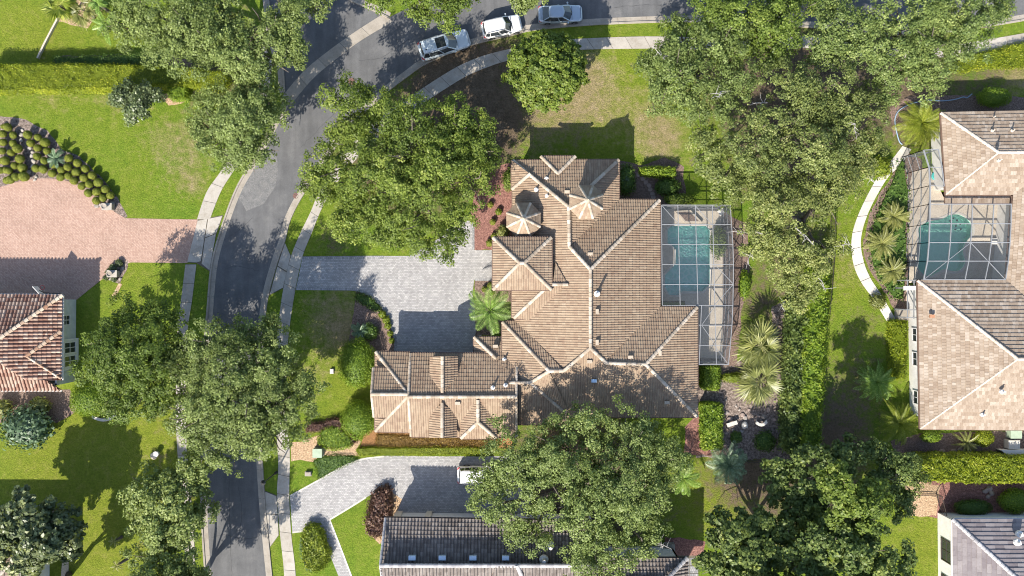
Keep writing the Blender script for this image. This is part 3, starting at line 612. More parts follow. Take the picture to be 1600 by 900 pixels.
    def cap(s, pts, r=0.165, zz=None, lift=None):
        """ridge or hip capped with overlapping half-round tiles"""
        W = []; lift = (s.amp + 0.02) if lift is None else lift + s.amp*0.7
        for i, q in enumerate(pts):
            z = q[2] if len(q) > 2 else s.z_at(q); W.append(P(q[0], q[1], z + lift))
        mb = MB(); rr = random.Random(s.seed); s.seed += 1
        for a, b in zip(W[:-1], W[1:]):
            d = b - a; L = np.linalg.norm(d); n = max(1, int(L/0.42)); d = d/L
            if d[2] < 0: a, b, d = b, a, -d
            x = np.cross(d, [0,0,1]); x /= np.linalg.norm(x); y = np.cross(x, d)
            for i in range(n):
                p0 = a + d*L*i/n; p1 = a + d*(L*(i+1)/n + 0.05); V = []
                for p, q_ in ((p0, r*1.12), (p1, r*0.90)):
                    for t in range(7):
                        an = math.pi*t/6; V.append(p + x*math.cos(an)*q_ + y*(math.sin(an)*q_*0.75 - 0.04))
                F = [(t, t+1, 8+t, 7+t) for t in range(6)] + [tuple(range(6,-1,-1)), tuple(range(7,14))]
                mb.add(V, F, rr.random())
        if mb.V: mb.build('ridge_cap', s.ridge, s.root)
    def finish(s):
        V = np.concatenate(s.tv); F = np.concatenate([f for f in s.tf if isinstance(f, np.ndarray)]); T = np.concatenate(s.tt)
        o = obj('roof_tiles', V, F, s.tile, s.root, T, kind='stuff')
    def walls(s, poly, h, mat, ov=0.5, z0=0.0, hpx=None):
        """upright wall panels under the eave outline poly (pixels at eave height)"""
        pts = [P(*q, hpx or h)[:2] for q in poly]; n = len(pts)
        a = sum(pts[i][0]*pts[(i+1) % n][1]-pts[(i+1) % n][0]*pts[i][1] for i in range(n))
        if a < 0: pts = pts[::-1]
        ins = []
        for i in range(n):
            p, c, q = pts[i-1], pts[i], pts[(i+1) % n]; d1 = (c-p)/np.linalg.norm(c-p); d2 = (q-c)/np.linalg.norm(q-c)
            n1, n2 = np.array([-d1[1], d1[0]]), np.array([-d2[1], d2[0]]); b = n1+n2; b = b/(b @ n1); ins.append(c + b*ov)
        out = []
        for i in range(n):
            a_, b_ = ins[i], ins[(i+1) % n]; d = (b_-a_)/np.linalg.norm(b_-a_); nn = np.array([-d[1], d[0]])*0.18
            V = [a_, b_, b_+nn, a_+nn]; out.append((a_, b_, -nn/0.18, MB().prism(V, z0, h-0.05).build('wall', mat, s.root)))
        return out
    def window(s, wall, t, w, z0, z1, arch=False, frame=None):
        a, b, no, wo = wall; d = (b-a)/np.linalg.norm(b-a); c = a + (b-a)*t
        fr = MB(); pa = MB()
        def quad(x0, x1, y0, y1, o0, o1, mb):
            p0 = c + d*x0 + no*o0; p1 = c + d*x1 + no*o0; p2 = c + d*x1 + no*o1; p3 = c + d*x0 + no*o1; mb.prism([p0, p1, p2, p3], y0, y1)
        f = 0.09
        quad(-w/2-f, w/2+f, z0-f, z0, 0.0, 0.10, fr); quad(-w/2-f, w/2+f, z1, z1+f, 0.0, 0.08, fr)
        quad(-w/2-f, -w/2, z0, z1, 0.0, 0.08, fr); quad(w/2, w/2+f, z0, z1, 0.0, 0.08, fr); quad(-0.03, 0.03, z0, z1, 0.01, 0.06, fr); quad(-w/2, w/2, (z0+z1)/2-0.03, (z0+z1)/2+0.03, 0.01, 0.06, fr)
        o = fr.build('window', frame or M['trim'], wo)
        for x0, x1 in ((-w/2, -0.03), (0.03, w/2)):
            for y0, y1 in ((z0, (z0+z1)/2-0.03), ((z0+z1)/2+0.03, z1)): quad(x0, x1, y0, y1, 0.0, 0.03, pa)
        pa.build('pane', M['glass'], wo)
    def pipe(s, q, z, h=0.6, r=0.09, mat=None):
        p = P(*q, z); MB().lathe((p[0], p[1], z-0.25), [(r*2.6, 0), (r*2.4, 0.22), (r, 0.26), (r, 0.25+h), (r*0.6, 0.25+h)], 10).build('vent_pipe', mat or M['trim'], s.root)
    def vent(s, q, z, d, w=0.5, l=0.3, mat=None):
        p = P(*q, z); d = np.array(d, float); d /= np.linalg.norm(d); x = np.array([-d[1], d[0]])
        pts = [p[:2]+x*w/2+d*l/2, p[:2]-x*w/2+d*l/2, p[:2]-x*w/2-d*l/2, p[:2]+x*w/2-d*l/2]
        MB().prism(pts, z-0.1, z+0.13).build('roof_vent', mat or M['ridge'], s.root)
def turret(h, cx, cy, rpx, eave, apex, wall_to):
    ring = [(cx + rpx*math.cos(math.radians(22.5+45*i)), cy - rpx*math.sin(math.radians(22.5+45*i))) for i in range(8)]
    A = P(cx, cy, apex); A[:2] = np.mean([P(*q, eave)[:2] for q in ring], 0); ax = (A[0]/(1-apex/Z)*PPM+800, 450-A[1]/(1-apex/Z)*PPM)
    keep = (h.prof, h.amp, h.step, h.tw); h.prof, h.amp, h.step, h.tw = FLAT, 0.012, 0.03, 0.26
    for i in range(8):
        a, b = ring[i], ring[(i+1) % 8]; h.facet3([(a[0], a[1], eave), (b[0], b[1], eave), (ax[0], ax[1], apex)])
    for i in range(8): h.cap([(*ring[i], eave), (*ax, apex)], 0.12)
    h.prof, h.amp, h.step, h.tw = keep
    h.walls(ring, eave, M['stucco'], 0.35, wall_to)
    MB().lathe(A - np.array([0,0,0.05]), [(0.20, 0), (0.18, 0.12), (0.09, 0.22), (0.05, 0.45), (0.02, 0.5)], 10).build('finial', M['ridge'], h.root)

# ---- main house
H = House('main_house', P(930, 450), 'large tan barrel-tiled house with two octagonal turrets and a screened pool', M['tile_main'], M['ridge'], gutter=M['browntrim'])
a1, a2, a7, a8, a9, a10 = (801,250.5), (967,249.5), (888.5,323), (889.5,385), (922.6,421), (922.6,544)
H.facet([a1, a2, a7], a1, a2)
H.facet([a1, a7, a8, a9, a10, (881,579.5), (801,497)], (801,251), (801,497))
H.facet([a2, (967,312), a8, a7], (967,249.5), (967,312))
H.facet([(967,312), (1031,312.5), a9, a8], (967,312), (1031,312.5))
H.facet([(1031,312.5), (1031,479.5), (945,565), a10, a9], (1031,312.5), (1031,479.5))
H.facet([(1031,479.5), (1089.5,480), (1009,569.5), (948,567.5), (942,562)], (1031,479.5), (1089.5,480))
H.facet([(1089.5,480), (1089.5,651.5), (1009,569.5)], (1089.5,480), (1089.5,651.5))
H.facet([(858,580), (881,579.5), a10, (948,567.5), (1009,569.5), (1089.5,651.5), (880,651.5)], (880,651.5), (1089.5,651.5))
H.facet([(785,503), (808,501), (881,579.5), (858,580)], (785,503), (808,501), 3.8)
H.facet([(785,503), (858,580), (829,598), (785,598)], (785,503), (785,598), 3.8)
H.facet([(795,598), (829,598), (883,645), (886,663), (795,663)], (795,663), (886,663), 3.6, 0.33)
H.facet3([(858,580,5.86), (829,598,5.05), (883,645,3.95), (889,641,3.95)])
H.facet([(845,244), (899,244), (872,271)], (845,244), (899,244), 3.78, 0.42)
H.facet([(799.5,250), (828,271.5), (799.5,296)], (799.5,250), (799.5,296), 3.9, 0.42)
H.facet([(850,453), (864,446), (886,445), (826,500), (803,497)], (803,498.5), (826,498.5), 4.42, 0.43)
H.facet([(850,453), (803,497), (800,497), (800,445)], (800,445), (800,497), 4.42, 0.43)
H.facet3([(864,444,6.05), (887,444.5,6.05), (868,410,5.62)])
H.facet([(740.6,526.5), (792,527), (792,580), (775,560)], (740.6,526.5), (792,527), 3.2, 0.42)
H.facet([(740.6,526.5), (775,560), (740.6,595)], (740.6,526.5), (740.6,595), 3.2, 0.42)
for pts in ([a1, a7], [a2, a7], [a7, a8, a9, a10], [(1031,312.5), a9], [a10, (948,567.5), (1009,569.5)], [(1089.5,480), (1009,569.5)], [(1089.5,651.5), (1009,569.5)],
            [a10, (881,579.5), (858,580)], [(785,503), (858,580)], [(858,580), (829,598)], [(829,598), (797,598)], [(829,598), (883,645)],
            [(845,244), (872,271)], [(899,244), (872,271)], [(799.5,296), (828,271.5)], [(850,453), (803,497)], [(740.6,526.5), (775,560)]): H.cap(pts)
H.cap([(863,444.5,6.08), (887,444.5,6.08)])
# entry tower, a hipped block above the front door
tw = [(770.3,371), (861.5,371), (862,453), (770,453)]; r1, r2 = (812,411), (819,411)
H.facet([tw[0], tw[1], r2, r1], tw[0], tw[1], 6.1, 0.45); H.facet([tw[1], tw[2], r2], tw[1], tw[2], 6.1, 0.43)
H.facet([tw[2], tw[3], r1, r2], tw[3], tw[2], 6.1, 0.45); H.facet([tw[3], tw[0], r1], tw[3], tw[0], 6.1, 0.43)
for a, b in ((tw[0], r1), (tw[3], r1), (tw[1], r2), (tw[2], r2), (r1, r2)): H.cap([a, b])
tww = H.walls(tw, 6.1, M['stucco'], 0.45)
turret(H, 818, 343.5, 28.5, 5.5, 7.2, 3.5); turret(H, 916, 315.5, 28, 7.3, 9.1, 4.0)
# garage wing with dormers
H.facet([(641,552), (808,553), (807,620), (638,620)], (641,552), (808,553), 3.8)
H.facet([(642,682), (807,683), (807,620), (638,620)], (642,682), (807,683), 3.8)
H.facet([(587,549.5), (641,551), (638,617)], (587,549.5), (641,551), 3.65, gut=True)
H.facet([(586,674), (642,675.5), (638,618)], (586,674), (642,675.5), 3.65)
H.facet([(587,549.5), (638,617.5), (586,674)], (587,549.5), (586,674), 3.65)
H.facet([(583,574.5), (606,575), (638,616), (580,616)], (583,574.5), (606,575), 4.35)
H.facet([(580,616), (638,616), (604,652), (584,652)], (584,652), (604,652), 4.42)
H.cap([(587,549.5), (638,617)]); H.cap([(586,674), (638,618)]); H.cap([(580,616), (638,616)]); H.cap([(638,620), (807,620)])
for q in ([(641,552), (638,619)], [(642,682), (638,621)], [(808,553), (807,619)], [(807,683), (807,621)], [(583,574.5,4.35), (580,616)], [(584,652,4.42), (580,616)]): H.cap(q, 0.12, lift=0.02)
def dormer(x0, xm, x1, ye, yr, front, h0, k):
    H.facet([(x0, front), (xm, front), (xm, yr), (x0, ye)], (x0, front), (x0, ye), h0, k, gut=False); H.facet([(x1, front), (xm, front), (xm, yr), (x1, ye)], (x1, front), (x1, ye), h0, k, gut=False)
    H.cap([(xm, front), (xm, yr)], 0.16)
    a, b, c = P(x0+3, front + (3 if front < 600 else -3), h0), P(x1-3, front + (3 if front < 600 else -3), h0), P(xm, front, h0 + k*(xm-x0)/PPM*0.9)
    dy = -0.25 if front < 600 else 0.25
    V = [(a[0],a[1],3.2),(b[0],b[1],3.2),(b[0],b[1],h0),(c[0],a[1],c[2]-0.12),(a[0],a[1],h0)]; V += [(x, y+dy, z) for x, y, z in V]
    MB().add(V, [(0,1,2,3,4),(9,8,7,6,5),(0,5,6,1),(1,6,7,2),(4,9,5,0)]).build('dormer_wall', M['stucco'], H.root)
dormer(672, 691, 715, 588, 613, 557, 4.65, 0.68); dormer(671, 690.7, 713.5, 648, 630, 684, 4.65, 0.68)
H.facet([(720,685), (746.8,660), (746.8,625), (720,648)], (720,648), (720,685), 4.5, 0.55, gut=False); H.facet([(775.5,685), (746.8,660), (746.8,625), (775.5,648)], (775.5,648), (775.5,685), 4.5, 0.55, gut=False)
H.facet([(720,685), (775.5,685), (746.8,660)], (720,685), (775.5,685), 4.5, 0.58)
H.cap([(746.8,625), (746.8,660)]); H.cap([(746.8,660), (720,685)]); H.cap([(746.8,660), (775.5,685)])
MB().prism([P(x, y, 4.4)[:2] for x, y in ((724,650), (772,650), (772,681), (724,681))], 3.0, 4.4).build('dormer_wall', M['stucco'], H.root)
H.walls([(801,250), (967,250), (967,312), (1031,312), (1031,480), (1089,480), (1089,651), (800,660), (786,600), (786,504), (801,497)], 3.7, M['stucco'])
gw = H.walls([(587,551), (808,553), (807,682), (587,675)], 3.65, M['stucco'])
H.walls([(741,527), (792,527), (792,600), (741,600)], 3.2, M['stucco'])
H.pipe((933,459), 6.75, 1.1, 0.12); H.vent((933,487), 6.65, (1,0)); H.vent((933,535), 6.65, (1,0)); H.vent((922,397), 6.0, (0,1)); H.vent((886,300), 5.1, (0,1)); H.pipe((854,279), 4.6, 0.5)
H.pipe((838,296), 4.9, 0.35); H.pipe((855,306), 5.2, 0.3); H.vent((985,558), 5.8, (0,1)); H.vent((921,565), 6.3, (0,-1)); H.vent((1031,552), 5.4, (1,0)); H.vent((715,630), 5.5, (0,-1)); H.pipe((790,602), 5.2, 0.6)
H.pipe((788,562), 4.2, 0.5); H.pipe((770,606), 5.3, 0.4); H.vent((928,595), 5.6, (0,-1), mat=M['skylight']); H.vent((774,541), 3.8, (0,1)); H.vent((1042,629), 4.6, (0,-1))
H.finish()

# ---- house to the east: sand coloured flat tile
E = House('east_house', P(1560, 420), 'sand-coloured flat-tiled house with white walls and a freeform pool cage', M['tile_flat'], M['ridge_pale'], FLAT, 0.30, 0.40, 0.035, 0.065, gutter=M['browntrim'])
hE = 3.8
E.facet([(1470,176), (1680,172), (1680,237), (1561,238)], (1470,176), (1680,172), hE)
E.facet([(1470,176), (1561,238), (1478,304)], (1470,176), (1478,304), hE)
E.facet([(1478,304), (1561,238), (1680,238), (1650,300), (1582,304)], (1478,304), (1582,304), hE)
E.facet([(1583,304), (1650,240), (1680,240), (1680,545), (1572,438)], (1582,304), (1572,438), hE, 0.4)
E.facet([(1434,438), (1572,438), (1680,540), (1680,561), (1591,561)], (1434,438), (1572,438), hE)
E.facet([(1434,438), (1591,561), (1438,670)], (1434,438), (1438,670), hE)
E.facet([(1438,670), (1591,561), (1690,561), (1690,672)], (1438,670), (1690,672), hE)
E.facet([(1476,317), (1580,317), (1580,301), (1476,301)], (1476,317), (1580,317), 3.3, 0.3)
for pts in ([(1470,176), (1561,238)], [(1561,238), (1680,237)], [(1434,438), (1591,561)], [(1591,561), (1680,561)]): E.cap(pts, 0.15)
for pts in ([(1478,304), (1561,238)], [(1438,670), (1591,561)]): E.cap(pts, 0.09)
ew = E.walls([(1434,438), (1572,438), (1582,304), (1478,304), (1470,176), (1690,174), (1690,671), (1438,670)], hE, M['whitewall'], 0.9)
wl = [w for w in ew if w[2][0] < -0.9 and abs(w[0][0]-w[1][0]) < 0.8 and min(w[0][1], w[1][1]) < -10][0]
L = np.linalg.norm(wl[1]-wl[0]); y0 = max(wl[0][1], wl[1][1])
for py in (522, 559, 618): E.window(wl, abs((450-py)/PPM - wl[0][1])/L, 1.25, 0.9, 2.5)
for q, z in (((1552,183), 4.1), ((1551,204), 4.9), ((1582,204), 4.9), ((1562,250), 7.2)): E.pipe(q, z, 0.35, 0.065, M['ridge_pale'])
E.vent((1456,494), 4.7, (1,0), 0.3, 0.45, M['terracotta']); E.pipe((1567,612), 6.2, 0.3, 0.08); E.pipe((1536,648), 4.8, 0.3, 0.08)
E.finish()

# ---- house to the west: terracotta blend barrel tile
Wt = House('west_house', P(20, 535), 'terracotta and cream barrel-tiled house with pale grey walls and arched windows', M['tile_terra'], M['ridge_terra'], BARREL, 0.36, 0.42, 0.16, 0.06, gutter=M['trim'])
hW = 3.4
Wt.facet([(-90,460), (97.5,461), (0,528), (-40,560), (-90,560)], (-90,460), (97.5,461), hW)
Wt.facet([(97.5,461), (97,594), (40,594), (-10,560), (-40,560), (0,528)], (97.5,461), (97,594), hW)
Wt.facet([(95,517.5), (41,556), (16,557), (76,517)], (76,517), (95,517.5), hW+0.12)
Wt.facet([(95,517.5), (95,592), (41,556)], (95,517.5), (95,592), hW+0.12)
Wt.facet([(-90,610), (96,610), (17,557), (-10,545), (-90,545)], (-90,610), (96,610), hW, 0.46)
Wt.cap([(97.5,461), (0,528)], 0.17); Wt.cap([(95,517.5), (41,556)], 0.17); Wt.cap([(95,592,3.6), (41,557)], 0.10)
ww = Wt.walls([(-90,460), (97.5,461), (96,610), (-90,610)], hW, M['greywall'], 0.5)
we = [w for w in ww if w[2][0] > 0.9][0]; Lw = np.linalg.norm(we[1]-we[0])
bx = P(116, 528)[:2]; bx2 = P(122, 575)[:2]
bay = MB().prism([we[0]*0 + np.array([we[0][0]-0.1, bx[1]]), np.array([we[0][0]+0.33, bx[1]]), np.array([we[0][0]+0.33, bx2[1]]), np.array([we[0][0]-0.1, bx2[1]])], 0, hW-0.25).build('bay_wall', M['whitewall'], Wt.root)
bw = (np.array([we[0][0]+0.33, bx2[1]]), np.array([we[0][0]+0.33, bx[1]]), np.array([1.0, 0]), bay)
Wt.window(bw, 0.28, 1.0, 0.7, 2.6); Wt.window(bw, 0.72, 1.0, 0.7, 2.6)
Wt.window(we, abs((450-499)/PPM - we[0][1])/Lw, 0.9, 1.3, 2.5)
Wt.finish()

# ---- house to the south: charcoal tile
S = House('south_house', P(760, 870), 'charcoal-tiled house with small blue skylights along the roof', M['tile_dark'], M['ridge_grey'], BARREL, 0.33, 0.40, 0.11, 0.075, gutter=M['bronze'])
S.facet([(602,809), (935,814), (935,884), (594,884)], (602,809), (935,814), 3.9, 0.44)
S.facet([(594,884), (935,884), (935,962), (604,960)], (604,960), (935,962), 3.9, 0.44)
S.facet([(940,872), (1074,872), (1058,888), (1034,914), (940,914)], (940,872), (1074,872), 5.0, 0.4)
S.facet([(1074,872), (1058,888), (1034,914), (1074,960)], (1074,872), (1074,960), 5.0, 0.4)
S.facet([(940,914), (1034,914), (1074,960), (940,960)], (940,960), (1074,960), 5.0, 0.42)
S.facet([(905,905), (922,884), (975,960), (905,960)], (905,958), (975,960), 4.0, 0.5)
S.facet([(775,884), (808,884), (840,960), (742,960)], (742,958), (840,958), 4.3, 0.42)
S.cap([(594,884), (935,884)], 0.2); S.cap([(808,884), (840,958)], 0.2); S.cap([(602,809), (594,883)], 0.12, lift=0.02); S.cap([(594,884), (604,958)], 0.12, lift=0.02); S.cap([(1074,872), (1034,914)], 0.2); S.cap([(918,888,6.0), (898,910,6.1)], 0.2)
S.walls([(604,811), (935,815), (935,960), (604,958)], 3.9, M['whitewall'], 0.45)
S.walls([(940,873), (1073,873), (1073,960), (940,960)], 5.0, M['whitewall'], 0.45)
for x in (644, 691, 739, 790): 
    p = P(x, 872, 5.9); MB().prism([P(x-5.5, 868.5, 5.9)[:2], P(x+5.5, 868.5, 5.9)[:2], P(x+5.5, 875, 5.9)[:2], P(x-5.5, 875, 5.9)[:2]], 5.6, 6.02).build('skylight', M['skylight'], S.root)
S.pipe((860,853), 5.1, 0.8, 0.16); S.pipe((850,875), 5.8, 0.6, 0.18); S.vent((882,881), 6.0, (0,1))
for x0, x1 in ((614, 626), (662, 672)):        # sloping buttresses on the garage front
    b0, b1 = P(x0, 812), P(x1, 812); t0, t1 = P(x0+5, 798), P(x1+4, 798)
    V = [b0, b1, t1, t0, [b0[0], b0[1], 3.3], [b1[0], b1[1], 3.3], [t1[0], t1[1], 2.6], [t0[0], t0[1], 2.6]]
    MB().add(V, [(0,1,2,3),(7,6,5,4),(0,4,5,1),(1,5,6,2),(2,6,7,3),(3,7,4,0)]).build('buttress', M['stucco'], S.root)
S.finish()

# ---- house to the south east: mauve grey flat tile
Q = House('south_east_house', P(1590, 900), 'mauve-grey flat-tiled house with white walls beside the small lawn', M['tile_slate'], M['ridge_grey'], FLAT, 0.9, 0.42, 0.012, 0.07, gutter=M['trim'])
Q.facet([(1488,811), (1720,811), (1720,930), (1612,925)], (1488,811), (1720,811), 3.3, 0.44)
Q.facet([(1488,811), (1612,925), (1490,1040)], (1488,811), (1490,1040), 3.3, 0.44)
Q.cap([(1488,811), (1612,925)], 0.2)
qw = Q.walls([(1488,811), (1720,811), (1720,1000), (1490,1000)], 3.3, M['whitewall'], 0.3)
wq = [w for w in qw if w[2][0] < -0.9][0]; Lq = np.linalg.norm(wq[1]-wq[0])
for py, w_ in ((853, 2.1), (905, 1.6)): Q.window(wq, abs((450-py)/PPM - wq[0][1])/Lq, w_, 0.8, 2.5, frame=M['bronze'])
for q, z in (((1594,835), 4.5), ((1591,848), 5.0)): Q.pipe(q, z, 0.35, 0.14)
Q.finish()

# ---- corner house at the lower left
C_ = House('corner_house', P(-20, 930), 'tan-roofed two-storey house half hidden behind the dark magnolia tree', M['tile_flat'], M['ridge_pale'], FLAT, 0.33, 0.42, 0.03, 0.055, gutter=M['trim'])
C_.facet([(-120,868), (30,869), (-8,905), (-120,905)], (-120,868), (30,869), 5.6, 0.42)
C_.facet([(30,869), (30,1000), (-36,935), (-8,905)], (30,869), (30,1000), 5.6, 0.42)
C_.cap([(30,869), (-8,905)], 0.16)
C_.walls([(-120,868), (30,869), (30,1000), (-120,1000)], 5.6, M['whitewall'], 0.35)
MB().prism([P(52,868)[:2], P(70,868)[:2], P(70,905)[:2], P(52,905)[:2]], 0, 2.6).build('porch_wall', M['whitewall'], C_.root)
C_.finish()
# ------------------------------------------------------------------ pools, decks and screen cages
def pool(name, outline, depth, plaster, label, steps=None):
    root = empty(name, P(*np.mean(outline, 0)), label, 'pool'); pts = [P(*q)[:2] for q in outline]; n = len(pts)
    V = [(*q, 0.03) for q in pts] + [(*q, -depth) for q in pts]
    tri = tessellate_polygon([[Vector((*q, 0)) for q in pts]]); F = [(i, n+i, n+(i+1) % n, (i+1) % n) for i in range(n)]
    for a, b, c in tri:
        ar = (pts[b][0]-pts[a][0])*(pts[c][1]-pts[a][1])-(pts[c][0]-pts[a][0])*(pts[b][1]-pts[a][1]); F.append((n+a, n+b, n+c) if ar > 0 else (n+a, n+c, n+b))
    obj('basin', V, F, plaster, root)
    obj('water', [(*q, -0.10) for q in pts], [tuple(range(n)) if sum(pts[i][0]*pts[(i+1) % n][1]-pts[(i+1) % n][0]*pts[i][1] for i in range(n)) > 0 else tuple(range(n-1, -1, -1))], M['water'], root)
    line = [np.array(q) for q in outline] + [np.array(outline[0]), np.array(outline[1])]
    a = strip_pts(line, 0.02)[:n+1]; b = strip_pts(line, 0.24)[:n+1]; b2 = strip_pts(line, -0.24)[:n+1]
    c = np.mean(pts, 0); out = b if np.mean(np.linalg.norm(b-c, axis=1)) > np.mean(np.linalg.norm(b2-c, axis=1)) else b2
    m = n+1; V = [(*q, 0.065) for q in a] + [(*q, 0.065) for q in out] + [(*q, 0.0) for q in out] + [(*q, -0.12) for q in a]
    F = [(i, m+i, m+i+1, i+1) for i in range(n)] + [(m+i, 2*m+i, 2*m+i+1, m+i+1) for i in range(n)] + [(i+1, 3*m+i+1, 3*m+i, i) for i in range(n)]
    obj('coping', V, F, M['whitepath'], root)
    return root
flat('pool_deck', DECK1, 0.035, M['deck'], kind='structure', holes=[POOL1])
flat('pool_deck_east', DECK2, 0.035, M['deck'], kind='structure', holes=[POOL2])
p1 = pool('swimming_pool', POOL1, 1.0, M['plaster'], 'angular swimming pool under the cage of the main house')
p2 = pool('swimming_pool', POOL2, 0.9, M['plaster2'], 'turquoise kidney-shaped swimming pool beside the east house')
for q in ((1492,344),(1497,340),(1503,343),(1508,349),(1501,352),(1494,350),(1509,357),(1500,358)):
    c = P(*q); MB().lathe((c[0], c[1], -0.9), [(0.10, 0), (0.08, 0.06), (0.02, 0.08)], 8).build('floor_jet', M['bronze'], p2)
def cage(name, label, xs_top, ys, zt, skip, base, W):
    """aluminium screen cage: grid lines given in pixels at roof height"""
    root = empty(name, P(*base), label, 'pool cage')
    def T(x, y): return P(x, y, zt)
    def fr(a, b, w=0.065, h=0.10): MB().bar(a, b, w, h).build('beam', M['alu'], root)
    def scr(q):
        obj('screen_panel', q, [tuple(range(len(q)))], M['screen'], root)
    return root, T, fr, scr
# main cage, flat roof of seven rows
ys = [320.5, 351, 381.8, 413, 444.4, 477, 508, 539.4, 569.6]; XR = [1141, 1143, 1145, 1146, 1145.6, 1145, 1143.6, 1141, 1138]
root, T, fr, scr = cage('pool_cage', 'white-framed screen cage over the pool of the main house', None, None, 3.6, None, (1090, 450), None)
zt = 3.6
def gx(k, j):   # column k at row j
    L = [1034, 1060.5, 1088, 1114.5][k] if k < 4 else XR[j]
    if k < 4: L = L + (j-2)*[0.3, 0.9, 1.0, 1.0][k]*0.8
    return L
for j in range(9):
    k0 = 0 if j < 6 else 3
    x0 = gx(0, j) if j <= 5 else 1092
    fr(T(x0, ys[j]), T(XR[j], ys[j]), 0.075, 0.12)
for k in range(5):
    for j in range(8):
        if k < 3 and j >= 5: continue
        x0, x1 = gx(k, j), gx(k, j+1)
        fr(T(x0, ys[j]), T(x1, ys[j+1]))
for j in range(5, 8): fr(T(1096 - (j-5)*1.2, ys[j]), T(1096 - (j-4)*1.2, ys[j+1]))
for a, b in (((1035,322),(1060,350)), ((1116.5,413),(1145,443)), ((1145,445),(1117,476)), ((1118,477),(1097,507)), ((1097,509),(1118,539)), ((1117,541),(1137,568)), ((1087,322),(1112,350))): fr(T(*a), T(*b), 0.05, 0.08)
for j in range(8):
    for k in range(4):
        if j >= 5 and k < 2: continue
        xa, xb = (gx(k, j), gx(k, j+1)) if not (j >= 5 and k == 2) else (1096 - (j-5)*1.2, 1096 - (j-4)*1.2)
        scr([T(xa+0.8, ys[j+1]-1), T(gx(k+1, j+1)-0.8, ys[j+1]-1), T(gx(k+1, j)-0.8, ys[j]+1), T(xa+0.8, ys[j]+1)])
def cage_wall(A, B, z1, n, rail=(0.9, 2.2), lean=None):
    A, B = np.array(A, float), np.array(B, float)
    for i in range(n+1):
        q = A + (B-A)*i/n; fr([*q, 0.02], [*q, z1], 0.06, 0.06)
    for z in rail + (0.06,): fr([*A, z], [*B, z], 0.05, 0.05)
    for i in range(n):
        q0 = A + (B-A)*(i+0.03)/n; q1 = A + (B-A)*(i+0.97)/n; scr([(*q0, 0.1), (*q1, 0.1), (*q1, z1-0.1), (*q0, z1-0.1)])
for j in range(8): cage_wall(T(XR[j], ys[j])[:2], T(XR[j+1], ys[j+1])[:2], zt-0.1, 1)
cage_wall(T(1034, 320.5)[:2], T(1141, 320.5)[:2], zt-0.1, 4); cage_wall(T(1092, 569.6)[:2], T(1138, 569.6)[:2], zt-0.1, 2)
# east cage, taller, with a west wall bowed along the planting bed
root, T, fr, scr = cage('pool_cage', 'tall screen cage with diagonal braces over the kidney-shaped pool', None, None, 4.3, None, (1490, 380), None)
rows = [(1453,290,1476), (1453,319,1580), (1452.5,349.6,1579.5), (1451.5,379,1578), (1449,408,1575.5), (1443,437,1571)]
cols = [0, 0.272, 0.527, 0.795, 1.0]; bottoms = [0, 0.255, 0.505, 0.75, 1.0]; zt = 4.3
def ge(k, j):
    x0, y, x1 = rows[j]; x1 = x1 if j else 1580; return (x0 + (x1-x0)*(cols[k]*(1-j/5)+bottoms[k]*j/5), y)
for j in range(1, 6): fr(T(*ge(0, j)), T(*ge(4, j)), 0.085, 0.14)
for k in range(5):
    for j in range(0 if k == 0 else 1, 5): fr(T(*ge(k, j)), T(*ge(k, j+1)), 0.11 if k == 0 else 0.075, 0.12)
for j in range(1, 5):
    for k in range(4):
        a, b, c, d = ge(k, j+1), ge(k+1, j+1), ge(k+1, j), ge(k, j); scr([T(a[0]+.8, a[1]-1), T(b[0]-.8, b[1]-1), T(c[0]-.8, c[1]+1), T(d[0]+.8, d[1]+1)])
for a, b in ((ge(2,3), ge(4,5)), (ge(2,3), ge(0,5))): fr(T(*a), T(*b), 0.05, 0.08)
up = [(1443,234.5,1466,233.5), (1451.5,261,1472,262), (1453,290,1475,291)]
for j, (xa, ya, xb, yb) in enumerate(up):
    fr(T(xa, ya), T(xb, yb))
    if j: 
        x0, y0, x1, y1 = up[j-1]; fr(T(x0, y0), T(xa, ya), 0.13); fr(T(x1, y1), T(xb, yb), 0.09); scr([T(xa+1, ya-1), T(xb-1, yb-1), T(x1-1, y1+1), T(x0+1, y0+1)])
wp = [(1443,234.5), (1451.5,261), (1453,290), (1453,319), (1452.5,349.6), (1451.5,379), (1449,408), (1443,437)]
for a, b in zip(wp[:-1], wp[1:]): cage_wall(T(*a)[:2], T(*b)[:2], zt-0.1, 1, (1.1, 2.6))
cage_wall(T(1443,234.5)[:2], T(1466,233.5)[:2], zt-0.1, 1, (1.1, 2.6))
# side frame of the covered porch beside the white wall
root = empty('porch_frame', P(1428, 470), 'white-beamed screened porch strip against the white house wall', 'porch')
for y0_, y1_ in ((447,453.5),): MB().prism([P(1413,y0_,2.6)[:2], P(1436,y0_,2.6)[:2], P(1436,y1_,2.6)[:2], P(1413,y1_,2.6)[:2]], 2.35, 2.6).build('beam', M['trim'], root)
for y_ in (438, 484, 496): MB().bar(P(1417,y_,2.5), P(1436,y_,2.5), 0.1, 0.12).build('rail', M['alu'], root)
for x_ in (1418, 1428):
    MB().bar(P(x_,438,2.5), P(x_,498,2.5), 0.08, 0.1).build('rail', M['alu'], root)
for y_ in (438, 450, 484, 496): q = P(1417, y_, 2.5); MB().bar([q[0], q[1], 0.0], [q[0], q[1], 2.5], 0.12, 0.12).build('post', M['alu'], root)
MB().prism([P(*q)[:2] for q in ((1416,446),(1440,446),(1440,500),(1416,500))], 0.004, 0.05).build('porch_floor', M['deck'], root)
